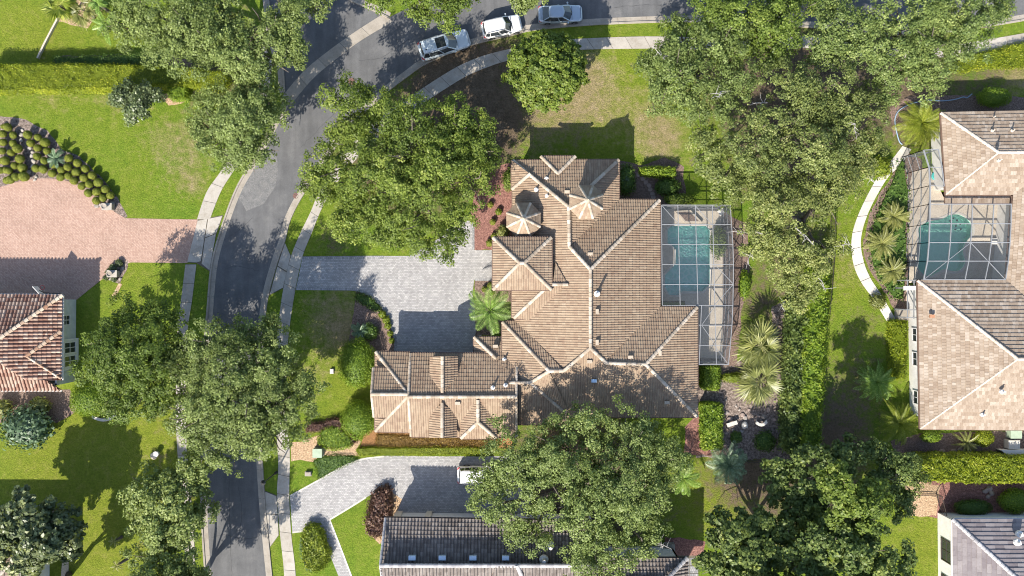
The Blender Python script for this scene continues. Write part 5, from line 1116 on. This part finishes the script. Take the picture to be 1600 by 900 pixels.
tree('oak_tree', 'thin olive oak with many pale dead branches beside the pool cage', [(1215,330,66,7.5),(1285,310,58,7.5),(1250,395,60,7),(1195,275,52,7),(1330,265,42,6),(1180,370,40,6),(1350,240,34,6),(1290,390,40,6),(1235,450,40,5)], 'oak_olive', (1245,350), seed=17, bare=10, trunk=0.34, dens=0.9)
tree('oak_tree', 'huge grey-green oak filling the top left beside the side street', [(300,38,80,9),(375,85,58,8.5),(255,48,50,8),(425,48,52,8.5),(345,25,60,9),(225,18,48,8),(455,15,44,8.5),(330,72,40,8),(460,75,34,7.5),(200,50,34,7),(500,0,30,8),(402,125,38,7.5),(430,95,34,7.5),(320,60,60,9)], 'oak_grey', (370,75), seed=18, trunk=0.4)
tree('oak_tree', 'grey-green oak above the kerb bend between lawn and side street', [(370,190,62,7.5),(335,180,46,7),(402,228,46,7),(422,152,40,7),(340,225,42,6.5),(375,245,38,6),(395,180,50,8)], 'oak_grey', (385,215), seed=19, tshift=0.03)
tree('small_tree', 'small dark loose tree in front of the long clipped hedge', [(205,150,26,3.6),(228,160,26,3.6),(215,172,22,3.2),(240,145,20,3.4),(190,158,16,3)], 'dark', (222,155), size=0.24, seed=20, trunk=0.12)
tree('oak_tree', 'feathery light green street oak beside the terracotta-roofed house', [(205,560,66,7),(165,535,44,6.5),(258,520,46,6.5),(190,618,46,6.5),(240,600,50,7),(150,575,34,6),(215,500,40,6),(255,640,36,6),(180,570,46,7),(235,555,54,7.5),(270,570,36,6.5),(292,545,34,6.5),(285,615,34,6)], 'oak_bright', (262,555), seed=21, group=ST, tshift=-0.12)
tree('oak_tree', 'broad dark street oak arching over the road at the centre left', [(390,590,78,8.5),(335,640,62,8),(450,618,54,7.5),(340,545,54,8),(418,680,50,7.5),(420,540,46,7.5),(465,650,36,6.5),(300,600,44,7),(365,690,44,7),(440,580,40,7.5),(385,640,60,8.5),(355,580,60,8.5),(425,630,50,8),(395,520,40,7),(310,560,40,7),(292,650,38,7),(290,575,38,7.5),(318,690,36,7),(480,600,34,6.5)], 'oak_grey', (420,600), seed=22, group=ST, trunk=0.4, tshift=-0.06)
tree('oak_tree', 'pale silvery street oak at the lower left by the road edge', [(240,770,48,6),(275,825,50,6.5),(300,745,40,6),(255,870,54,6.5),(225,810,34,5.5),(310,790,32,5.5),(300,890,36,6),(265,795,46,6.5),(280,760,36,6)], 'oak_grey', (300,800), seed=23, group=ST, tshift=0.1, size=0.24)
tree('magnolia_tree', 'dark glossy magnolia at the lower left over the corner house', [(60,825,54,6),(30,850,44,5.5),(95,810,36,5),(40,800,38,6),(85,845,38,5),(10,820,34,5.5)], 'dark', (88,800), size=0.42, seed=24, asp=0.6)
tree('oak_tree', 'very large oak between the main house and the charcoal roof', [(805,715,62,8),(880,695,68,8.5),(975,690,58,8),(1035,722,46,7),(900,785,74,9),(985,785,62,8.5),(790,785,48,7.5),(930,858,60,8),(1030,770,44,7.5),(830,830,40,7),(860,740,60,9),(960,740,60,9),(1000,840,40,7),(760,760,30,6)], 'oak_grey', (905,745), seed=25, trunk=0.45, bare=1, tshift=0.03)
tree('broadleaf_tree', 'dark green tree at the bottom edge by the shaded lawn', [(1160,868,58,7.5),(1120,885,40,6.5),(1205,880,46,7.5),(1150,830,36,6.5),(1190,840,40,7),(1128,838,36,6),(1182,806,34,6),(1228,846,42,7)], 'darkgreen', (1165,860), size=0.34, seed=26)
tree('broadleaf_tree', 'deep green tree shaded below the long bright hedge', [(1240,760,52,4.6),(1280,730,46,4.4),(1225,800,44,4.8),(1320,720,40,4),(1270,790,46,5)], 'darkgreen', (1255,760), size=0.30, seed=27)
tree('broadleaf_tree', 'sunlit yellow-green tree crown rising from the dark south-east grove', [(1325,768,38,11.5),(1358,785,34,11),(1300,752,28,11),(1345,805,30,10),(1372,770,26,10),(1310,790,34,9.5)], 'oak_bright', (1330,775), size=0.28, seed=28)
tree('broadleaf_tree', 'dark tree at the bottom edge left of the small sunlit lawn', [(1300,855,56,9),(1350,870,50,8.5),(1260,880,44,9),(1385,880,38,7),(1330,830,40,8)], 'darkgreen', (1320,850), size=0.32, seed=29)
tree('broadleaf_tree', 'low dark tree joining the western end of the bright yellow hedge', [(1400,725,36,3.6),(1385,760,32,3.6),(1420,745,30,3.4),(1405,790,26,3.2),(1375,715,28,3.4)], 'darkgreen', (1400,745), size=0.24, seed=30)
tree('oak_tree', 'light green oak overhanging the white SUV from the top edge', [(655,2,42,7),(700,16,30,6.5),(610,-4,36,7),(722,2,26,6.5),(690,-18,40,7),(660,22,22,6)], 'oak_bright', (665,-5), seed=31, tshift=-0.08)
tree('oak_tree', 'small oak branch tip showing above the silver sedan at the top edge', [(822,2,20,5.5),(812,-14,26,6),(835,-10,22,6)], 'oak_grey', (820,-20), seed=32, trunk=0.18, tshift=0.08)
tree('tall_tree', 'tall narrow tree just outside the lower left throwing its shadow up the lawn', [(95,925,26,4.5),(82,948,34,7),(70,972,38,9.5),(60,1000,34,12),(108,935,20,5)], 'darkgreen', (108,897), size=0.34, seed=33, trunk=0.24)
# trees standing beyond the lower edge whose shadows fall into the picture
tree('broadleaf_tree', 'dark tree cut by the bottom edge below the south-east grove', [(1250,950,60,11),(1310,960,56,11),(1200,955,48,10.5),(1370,960,50,10)], 'darkgreen', (1250,935), size=0.36, seed=34)

tree('oak_tree', 'street oak cut by the bottom edge beside the lower left kerb', [(262,930,62,8),(305,955,56,8),(225,950,50,7.5),(270,985,60,8),(320,915,34,7)], 'oak_grey', (300,930), seed=35, group=ST, tshift=0.02)
# shrubs
def shrub(name, label, px, py, rpx, h, mat, cat='shrub', group=None, seed=1, size=0.16, n=None, ry=None, round_=0.5, base=0.0, jag=0.0):
    c = P(px, py, h*0.55); R = rpx/PPM*(1-h*0.55/Z); Ry = (ry or rpx)/PPM*(1-h*0.55/Z); r = np.random.default_rng(seed)
    bm = bmesh.new(); bmesh.ops.create_icosphere(bm, subdivisions=3, radius=1.0); V0 = np.array([v.co[:] for v in bm.verts]); F0 = [[v.index for v in f.verts] for f in bm.faces]; bm.free()
    root = empty(name, (c[0], c[1], 0), label, cat, group)
    V0 = V0 * np.array([R*0.82, Ry*0.82, h*0.43]) + np.array([c[0], c[1], base + h*0.5])
    n = int(n*1.3) if n else int(260 * (R*Ry) * (0.16/size)**2 * 3.4 + 300)
    d = unit(r.normal(0, 1, (n, 3))); d[:, 2] = np.abs(d[:, 2])*np.where(r.random(n) < 0.75, 1, -0.6)
    lump = 1 + 0.06*np.sin(d[:, 0]*5+seed)*np.cos(d[:, 1]*4+seed*2) + jag*r.normal(0, 1, n)
    p = d * np.array([R, Ry, h*0.5]) * (lump*r.uniform(0.84, 1.04, n))[:, None] + np.array([c[0], c[1], base + h*0.5])
    nn = unit(d*np.array([1, 1, 1.2]) + r.normal(0, 0.45, (n, 3))); V, F, T = leaves(p, nn, size*r.uniform(.6, 1.3, n), r.normal(0.5, 0.18, n) + 0.1*np.sin(d[:, 0]*6)*np.sin(d[:, 1]*6), 0.6, r)
    fo = obj('foliage', V, F, L_[mat], root, T); obj('inner_branches', V0, F0, L_[mat], root, np.full(len(F0), 0.18))  # second mesh is a solid core behind the leaves, in a darker leaf tint
    st = MB().tube([(c[0], c[1], 0), (c[0], c[1], h*0.4)], [0.08, 0.06], 6); st.build('stem', M['bark'], root)
    return root
shrub('clipped_shrub', 'large lime-green dome shrub beside the garage corner', 558, 568, 31, 2.3, 'lime', seed=1, size=0.15, ry=40)
shrub('clipped_shrub', 'darker green rounded shrub at the garage south-west corner', 560, 655, 28, 2.0, 'lime', seed=2, size=0.15, ry=31)
shrub('clipped_shrub', 'round lime-green dome shrub at the corner of the terracotta-roofed house', 139, 624, 31, 2.2, 'lime', seed=3, size=0.15, ry=28)
shrub('clipped_shrub', 'clipped pale green shrub north of the east house', 1553, 152, 27, 1.8, 'lime', seed=4, size=0.15, ry=16)
shrub('clipped_shrub', 'dark rounded shrub against the bottom right house, left of the pair', 1520, 793, 30, 1.2, 'cover', seed=5, size=0.14, ry=13)
shrub('clipped_shrub', 'green rounded shrub against the bottom right house at the frame edge', 1590, 783, 30, 1.5, 'lime', seed=6, size=0.14, ry=20)
shrub('clipped_shrub', 'round green shrub under the south eave of the east house', 1455, 682, 17, 1.2, 'lime', seed=7, size=0.14, ry=10)
shrub('clipped_shrub', 'oblong yellow-green shrub by the south wall of the east house', 1537, 684, 16, 1.3, 'hedge', seed=8, size=0.14, ry=14)
shrub('shrub', 'blue-green broad-leaved shrub below the terracotta-roofed house', 42, 668, 40, 2.6, 'blue', seed=9, size=0.42, n=900, ry=34, jag=0.10)
shrub('shrub', 'yellowish shrub between the blue-green shrub and the house wall', 62, 635, 16, 1.4, 'fanpalm', seed=10, size=0.3, n=300, jag=0.1)
shrub('shrub', 'pale straw-coloured shrub at the left edge under the terracotta roof', 4, 638, 14, 1.4, 'fanpalm', seed=11, size=0.3, n=300, jag=0.1)
shrub('shrub', 'dense green bush spilling over the inner edge of the main pool deck', 1122, 379, 13, 1.8, 'oak_green', seed=14, size=0.2, n=900, ry=25, jag=0.08)
shrub('shrub', 'dark bush in the shade beside the stepping stones', 1043, 292, 20, 1.2, 'cover', seed=15, size=0.2, n=900, ry=14, jag=0.08)
shrub('shrub', 'green bush at the top left corner of the main pool cage', 1062, 312, 24, 1.8, 'oak_bright', seed=16, size=0.2, n=1300, ry=9, jag=0.08)
shrub('shrub', 'shaded green shrub by the turret corner of the main house', 979, 281, 15, 1.3, 'cover', seed=17, size=0.2, n=700, ry=26, jag=0.06)
shrub('shrub', 'fresh green bush at the west corner of the north wing', 797, 281, 13, 1.8, 'oak_bright', seed=18, size=0.2, n=600, ry=18, jag=0.08)
shrub('shrub', 'sprawling light green bush by the curved path end', 1372, 472, 13, 0.9, 'fanpalm', seed=19, size=0.18, n=500, jag=0.1)
shrub('shrub', 'low green bush by the cage on the rock garden side', 1163, 445, 9, 1.2, 'lime', seed=20, size=0.2, n=400, ry=24, jag=0.08)
shrub('shrub', 'bushy green mound at the left end of the curved path top', 1376, 262, 17, 1.5, 'yellowpalm', seed=21, size=0.22, n=800, jag=0.12)
shrub('shrub', 'leafy green patch right of the grey box in the rock garden', 1195, 690, 16, 0.9, 'cover', seed=22, size=0.25, n=500, jag=0.12)
shrub('shrub', 'small fern-green clump left of the leafy patch in the rock garden', 1150, 683, 9, 0.7, 'cover', seed=23, size=0.22, n=260, jag=0.12)
shrub('shrub', 'dull yellow-green mound beside the upper fan palm', 1150, 590, 24, 0.8, 'yellowpalm', seed=24, size=0.2, n=700, ry=8, jag=0.1)
shrub('shrub', 'dark green shrub at the foot of the palm by the grey driveway', 578, 519, 13, 0.9, 'cover', seed=25, size=0.2, n=500, jag=0.1)
for i, (x, y, rr) in enumerate(((597,491,6.5),(603,500,6.5),(606,509,5.5),(610,521,4.5),(612,532,4.5))): shrub('bedding_plant', 'small yellow-green plant along the curved driveway edge', x, y, rr, 0.5, 'yellowpalm', 'plant', 'plants along the driveway curve', 40+i, 0.18, 110, jag=0.12)
for i, (x, y, rr) in enumerate(((766,320,5),(770,347,5),(765,380,6),(779,331,5.5),(772,369,5),(766,446,5),(769,457,4.5),(757,452,4.5))): shrub('bedding_shrub', 'small round clipped shrub in the beds by the front door', x, y, rr, 0.6, 'topiary' if i != 3 else 'yellowpalm', 'shrub', 'small round shrubs by the front door', 60+i, 0.12, 200)
shrub('shrub', 'variegated pale shrub below the smaller turret', 786, 362, 10, 1.2, 'fanpalm', seed=70, size=0.22, n=300, jag=0.12); shrub('shrub', 'white-flecked shrub against the north wing east wall', 978, 281, 6, 1.4, 'blue', seed=71, size=0.2, n=120, jag=0.1)
def hedge(label, poly, h, mat, seed, size=0.15, dens=110, name='hedge', cat='hedge', wav=0.10, tl=None, group=None, lump=0.16):
    """poly: outline of the clipped top in pixels"""
    poly = wobble(poly, 7, 1.1 if h > 0.5 else 0.6, seed); W = np.array([P(x, y, h)[:2] for x, y in poly]); r = np.random.default_rng(seed); lo, hi = W.min(0), W.max(0); n0 = int((hi-lo)[0]*(hi-lo)[1]*dens*1.0)
    c = W.mean(0); o = np.array([*c, 0]); root = empty(name, o, label, cat, group)
    area = abs(sum(W[i-1][0]*W[i][1]-W[i][0]*W[i-1][1] for i in range(len(W))))/2
    q = r.uniform(lo, hi, (n0, 2)); q = q[inpoly(q[:, 0], q[:, 1], W)]
    z = h + lump*(np.sin(q[:, 0]*2.3+seed)*np.cos(q[:, 1]*2.9)+0.6*np.sin(q[:, 0]*5.1)*np.sin(q[:, 1]*4.7+seed)) + r.normal(0, wav*0.5, len(q))
    p = [np.column_stack([q, z])]; nn = [unit(UP + r.normal(0, 0.75, (len(q), 3)))]
    D = dense([tuple(w) for w in W], 0.06); D = np.array(D); k = max(1, int(h*dens*0.06*2.2)); idx = np.repeat(np.arange(len(D)), max(1, k)); d2 = np.roll(D, -1, 0)-np.roll(D, 1, 0); no = unit(np.column_stack([d2[:, 1], -d2[:, 0]]))
    a = sum(W[i-1][0]*W[i][1]-W[i][0]*W[i-1][1] for i in range(len(W)))
    if a < 0: no = -no
    hz = r.random(len(idx))*h; pp = np.column_stack([D[idx] + no[idx]*(0.04+r.normal(0, wav, (len(idx), 1))), hz]); p.append(pp); nn.append(unit(np.column_stack([no[idx], np.full(len(idx), 0.5)]) + r.normal(0, .45, (len(idx), 3))))
    p = np.concatenate(p); nn = np.concatenate(nn); n = len(p); tt = r.normal(0.50, 0.22, n) + 0.2*np.sin(p[:, 0]*1.1+seed)*np.cos(p[:, 1]*1.4)
    V, F, T = leaves(p, nn, size*r.uniform(.6, 1.35, n), tt, 0.6, r); obj('foliage', V, F, L_[mat], root, T)
    inn = [c + (w-c)*(1-0.12/max(0.3, np.linalg.norm(w-c))) for w in W]; m = MB().prism(inn, 0, h-0.16, 0.2); m.build('inner_branches', L_[mat], root)  # solid filler core inside the hedge, in a darker leaf tint
hedge('long clipped yellow-green hedge across the top left lawn', [(-30,101),(120,101),(240,104),(345,112),(350,120),(340,134),(265,131),(180,136),(60,138),(-30,138)], 2.1, 'hedge', 1)
hedge('short lower hedge block joining the long clipped hedge', [(262,132),(290,134),(288,152),(262,152)], 1.7, 'lime', 2)
hedge('low dull hedge row in shadow behind the long clipped hedge', [(82,90),(150,87),(210,83),(255,82),(250,100),(82,101)], 1.0, 'cover', 3, wav=0.12)
hedge('long bright hedge running down beside the east lawn', [(1276,390),(1294,388),(1292,470),(1287,560),(1283,640),(1281,705),(1256,706),(1258,600),(1262,520),(1270,450)], 2.2, 'lime', 4, size=0.24, wav=0.16, lump=0.22)
hedge('darker leafy hedge strip hugging the inner side of the long bright hedge', [(1240,470),(1266,470),(1259,560),(1254,640),(1253,705),(1232,705),(1234,600),(1238,520)], 1.8, 'darkgreen', 5, size=0.28, wav=0.25, lump=0.3)
hedge('wide bright yellow hedge between the two right-hand houses', [(1430,714),(1520,714),(1640,716),(1640,752),(1520,753),(1440,750)], 2.1, 'hedge', 6, size=0.20)
hedge('small square green hedge below the main pool cage', [(1101,573),(1124,573),(1124,607),(1101,607)], 1.3, 'lime', 7, size=0.2)
hedge('rectangular green hedge beside the straight stone bench', [(1099,633),(1127,632),(1129,700),(1101,702)], 1.3, 'lime', 8, size=0.2)
hedge('short lit hedge beside the stepping stones', [(1003,263),(1054,261),(1055,271),(1005,272)], 1.3, 'lime', 9, size=0.2)
hedge('narrow hedge along the white wall of the east house', [(1396,502),(1417,502),(1416,560),(1415,592),(1400,592),(1396,560)], 1.2, 'hedge', 10)
hedge('bright groundcover hedge along the sidewalk at the top right corner', [(1500,92),(1560,76),(1640,60),(1640,98),(1580,104),(1540,100),(1512,108),(1480,110)], 0.7, 'hedge', 11, wav=0.15)
hedge('low jasmine strip edging the south driveway', [(558,701),(740,700),(760,703),(760,711),(600,711),(560,712)], 0.45, 'hedge', 12, size=0.12)
hedge('flat mounded shrub bed beside the green utility cabinet', [(500,676),(512,668),(528,667),(540,676),(550,690),(546,698),(525,701),(506,699),(496,690)], 0.7, 'lime', 13, wav=0.12)
hedge('purple-brown grass border curving around the mounded shrub bed', [(478,666),(500,662),(520,656),(532,656),(540,664),(552,680),(556,692),(550,692),(540,678),(530,668),(518,666),(498,672),(478,673)], 0.6, 'purple', 14, wav=0.12)
hedge('bronze grasses along the charcoal house driveway corner', [(590,768),(606,764),(608,785),(604,815),(596,835),(578,838),(573,820),(580,790)], 0.8, 'purple', 15, size=0.26, wav=0.2)
hedge('dark ground cover wedge between the half-round lawn and south driveway', [(488,722),(500,715),(525,712),(550,714),(560,718),(533,730),(497,748),(495,735)], 0.25, 'cover', 16, size=0.14, lump=0.04)
hedge('oval flowering bed by the walkway of the south driveway', [(476,828),(490,822),(500,830),(508,850),(512,868),(500,890),(490,895),(478,880),(473,855)], 0.9, 'yellowpalm', 17, size=0.22, wav=0.15)
hedge('leafy groundcover at the tip of the curved driveway bed', [(557,458),(575,464),(592,478),(594,484),(585,485),(565,474),(555,466)], 0.35, 'cover', 18, size=0.16)
hedge('rust-coloured groundcover under the south garage wall', [(588,680),(780,688),(780,699),(600,699),(588,697)], 0.3, 'jasmine', 19, size=0.13, lump=0.05)
hedge('bluish leafy strip on the sidewalk side of the oval flowering bed', [(472,838),(478,850),(482,872),(488,892),(480,892),(474,876),(470,855)], 0.5, 'blue', 20, size=0.16)
for i, (x, y, rr) in enumerate(((170,424,5),(176,418,6),(186,411,6),(178,436,5),(166,434,4))): shrub('bedding_plant', 'small dark plant in the bed at the pink driveway corner', x, y, rr, 0.5, 'dark', 'plant', 'dark plants in the driveway corner bed', 90+i, 0.16, 130, jag=0.12)
hedge('mixed low shrubs filling the bed inside the curved path', [(1412,246),(1420,300),(1417,400),(1412,470),(1400,468),(1378,440),(1364,410),(1360,375),(1372,330),(1394,285)], 0.35, 'cover', 30, size=0.24, wav=0.2, dens=26, lump=0.25)
# topiary balls
def topiary():
    bm = bmesh.new(); bmesh.ops.create_icosphere(bm, subdivisions=3, radius=1.0); V = np.array([v.co[:] for v in bm.verts]); F = [[v.index for v in f.verts] for f in bm.faces]; bm.free()
    r = np.random.default_rng(5); V = V*(0.93+0.03*r.normal(0, 1, (len(V), 1))); core = mesh_np('inner_branches', V*0.43+np.array([0, 0, 0.62]), F, L_['topiary'], np.full(len(F), 0.5))  # solid ball core under the leaf cards, in leaf colour
    n = 900; d = unit(r.normal(0, 1, (n, 3))); p = d*0.43*r.uniform(.92, 1.04, n)[:, None]+np.array([0, 0, 0.62]); v, f, t = leaves(p, unit(d+r.normal(0, .35, (n, 3))), 0.085*r.uniform(.7, 1.3, n), r.normal(.5, .2, n), 0.7, r)
    lv = mesh_np('foliage', v, f, L_['topiary'], t); tr = MB().tube([(0, 0, 0), (0, 0, 0.4)], 0.05, 6); return core, lv, mesh_np('trunk', tr.V, tr.F, M['bark'], tr.T)
tm = topiary()
BALLS = [(67,155,36),(105,220,32),(100,292,30),(158,342,38),(88,375,33),(175,425,38),(115,483,30),(190,503,38),(72,530,28),(127,580,36),(210,580,42),(85,605,34),(237,222,35),(313,243,32),(255,293,34),(318,335,32),(393,287,38),(397,357,32),(318,405,32),(380,440,32),(300,505,34),(370,515,36),(452,480,33),(440,550,35),(517,520,33),(508,580,34),(590,422,36),(658,462,36),(583,495,34),(645,540,35),(578,573,32),(632,612,32),(727,513,34),(710,587,34),(785,570,36),(690,657,32),(765,645,34),(838,627,37),(753,717,33),(820,707,36),(893,687,36),(938,740,33),(875,762,34),(820,783,34),(8,145,20),(20,215,32),(22,285,32),(12,360,30),(45,440,36),(38,520,30),(50,610,30),(5,440,28),(2,520,30)]
for i, (zx, zy, zr) in enumerate(BALLS):
    g = P(zx*0.18333, 170+zy*0.18333, 0.62); root = empty('topiary_ball', (g[0], g[1], 0), 'clipped ball topiary in the curved bed above the pink driveway', 'topiary', 'clipped topiary balls in the curved bed')
    s = zr*0.18333/PPM/0.44
    for nm, me in zip(('inner_branches', 'foliage', 'trunk'), tm):
        o = bpy.data.objects.new(nm, me); scene.collection.objects.link(o); o.parent = root
    root.scale = (s*random.uniform(.94, 1.06), s*random.uniform(.94, 1.06), s*random.uniform(.82, 1.15)); root.rotation_euler = (random.uniform(-.06, .06), random.uniform(-.06, .06), random.uniform(0, 6))
# palms
def feather_frond(L, w, droop, nl=26, lift=0.6):
    mb = MB(); pts = [(L*t*math.cos(droop*t*0.5), 0, L*(lift*t - droop*t*t)) for t in np.linspace(0, 1, 8)]; mb.tube(pts, [0.035*(1-t)+0.008 for t in np.linspace(0, 1, 8)], 4, 0.75)
    xs = np.array([p[0] for p in pts]); zs = np.array([p[2] for p in pts])
    for i in range(nl):
        t = 0.12+0.88*i/(nl-1); x = np.interp(t, np.linspace(0, 1, 8), xs); z = np.interp(t, np.linspace(0, 1, 8), zs); l = w*math.sin(math.pi*min(1, 0.18+t*0.80))**0.6
        for s_ in (-1, 1):
            a = np.array([x, 0, z]); e = a + np.array([l*0.55, s_*l*0.85, -l*0.22]); m_ = (a+e)/2+np.array([0, 0, l*0.06]); mb.add([a, m_+np.array([-.03, 0, 0]), e, m_+np.array([.035, 0, 0])], [(0, 1, 2, 3)] if s_ < 0 else [(3, 2, 1, 0)], random.uniform(.35, 1.0))
    return mesh_np('frond', mb.V, mb.F, None, mb.T)
def fan_frond(L, R, droop):
    mb = MB(); s = np.array([L, 0, L*0.35-droop*L]); mb.tube([(0, 0, 0), s*0.5+np.array([0, 0, .1]), s], 0.03, 4, 0.9)
    for i in range(13):
        a = math.radians(-78+156*i/12); l = R*(0.62+0.38*math.cos(a))*random.uniform(.85, 1.1); d = np.array([math.cos(a), math.sin(a), -0.15-0.3*random.random()]); n = np.array([-d[1], d[0], 0])*0.085
        mb.add([s, s+d*l*0.5+n, s+d*l, s+d*l*0.5-n], [(0, 3, 2, 1)], random.choice([0.1, 0.3, 0.6, 0.9]))
    return mesh_np('frond', mb.V, mb.F, None, mb.T)
def palm(label, px, py, th, L, kind, mat, n=16, group=None, name='palm_tree', w=0.55, seed=0, cat='palm', lean=(0, 0)):
    r = random.Random(seed); c = P(px, py, th); root = empty(name, (c[0]+lean[0], c[1]+lean[1], 0), label, cat, group); meshes = []
    for v in range(3):
        me = feather_frond(L*(0.85+0.12*v), w, 0.55+0.12*v) if kind == 'feather' else fan_frond(L*0.42, L*0.70, 0.25+0.2*v); me.materials.append(L_[mat]); meshes.append(me)
    if th > 0.5: MB().tube([WL[root.name], WL[root.name]*0.5+c*0.5, c], [0.19, 0.14, 0.12], 8).build('trunk', M['bark'], root, smooth=True)
    for i in range(n):
        o = bpy.data.objects.new('frond', meshes[i % 3]); scene.collection.objects.link(o); o.parent = root; lvl = i/n
        o.location = (c[0]-WL[root.name][0], c[1]-WL[root.name][1], th); k_ = 2.2 if kind == 'fan' else 1.0; o.rotation_euler = (r.uniform(-.25, .25)*k_, math.radians(28-70*lvl)+r.uniform(-.12, .12)*k_, i*2.399+r.uniform(-.2, .2)*k_); s = r.uniform(.85 if kind != 'fan' else .62, 1.1)*(1-0.25*lvl); o.scale = (s, s, s)
palm('feather palm arching over the front door corner of the driveway', 766, 484, 3.8, 3.2, 'feather', 'palm', 20, w=0.8, seed=1)
FP = 'fan palms below the dead-branched oak'
palm('upper silvery fan palm right of the main pool cage', 1190, 541, 2.6, 2.9, 'fan', 'fanpalm', 34, FP, seed=2); palm('lower silvery fan palm above the curved stone bench', 1188, 596, 2.4, 2.9, 'fan', 'fanpalm', 34, FP, seed=3)
palm('yellow-green fan palm at the top left edge', 92, 8, 3.0, 2.2, 'fan', 'yellowpalm', 22, seed=4); palm('silvery fan palm beside the tan mulch at the top left', 128, 14, 2.4, 2.1, 'fan', 'fanpalm', 20, seed=5)
palm('thin feather palm between the mulch patch and the huge oak', 165, 38, 2.6, 2.0, 'feather', 'palm', 11, w=0.4, seed=6); palm('dark little feather palm casting a thin shadow on the top left lawn', 152, 5, 3.0, 1.3, 'feather', 'palm', 9, w=0.35, seed=7)
palm('lush yellow-green palm clump by the north corner of the east house', 1440, 192, 1.4, 2.8, 'feather', 'yellowpalm', 54, w=0.62, seed=8, cat='palm'); 
BP = 'bushy palms beside the curved path'
palm('top bushy palm in the bed inside the curved path', 1396, 339, 0.7, 2.0, 'feather', 'fanpalm', 38, BP, w=0.28, seed=9); palm('middle bushy palm in the bed inside the curved path', 1377, 381, 0.8, 2.2, 'feather', 'fanpalm', 38, BP, w=0.28, seed=10); palm('lowest bushy palm in the bed inside the curved path', 1394, 423, 0.7, 2.0, 'feather', 'fanpalm', 38, BP, w=0.28, seed=11)
palm('dark broad-leaved cycad on the small lit lawn by the rock garden', 1139, 728, 1.8, 2.6, 'feather', 'blue', 26, w=0.7, seed=12, name='cycad', cat='cycad'); palm('green palm tips showing under the very large oak', 1068, 748, 2.2, 2.3, 'feather', 'palm', 15, w=0.5, seed=13)
palm('pale spiky plant by the south wall of the east house', 1510, 692, 0.6, 1.8, 'feather', 'fanpalm', 20, w=0.22, seed=14, name='spiky_plant', cat='plant'); palm('dark green cycad beside the lime dome shrub', 563, 518, 0.6, 1.4, 'feather', 'blue', 16, w=0.3, seed=15, name='cycad', cat='cycad')
palm('small leafy plant in the middle of the topiary bed', 87, 247, 0.9, 1.3, 'feather', 'blue', 12, w=0.3, seed=16, name='leafy_plant', cat='plant')
palm('upper thin spiky sapling on the west lawn', 178, 846, 0.9, 0.8, 'feather', 'fanpalm', 10, 'spiky saplings on the west lawn', w=0.1, seed=17, name='sapling', cat='sapling', lean=(0.4, 0.2)); palm('lower thin spiky sapling on the west lawn', 182, 884, 0.9, 0.8, 'feather', 'fanpalm', 10, 'spiky saplings on the west lawn', w=0.1, seed=18, name='sapling', cat='sapling', lean=(0.8, 0.5))
palm('feathery green bushy palm on the shaded lawn west of the white wall', 1369, 597, 1.1, 2.5, 'feather', 'palm', 34, w=0.42, seed=21); palm('bright yellow-green bushy palm at the corner of the white wall', 1405, 662, 1.3, 2.7, 'feather', 'yellowpalm', 40, w=0.45, seed=22)
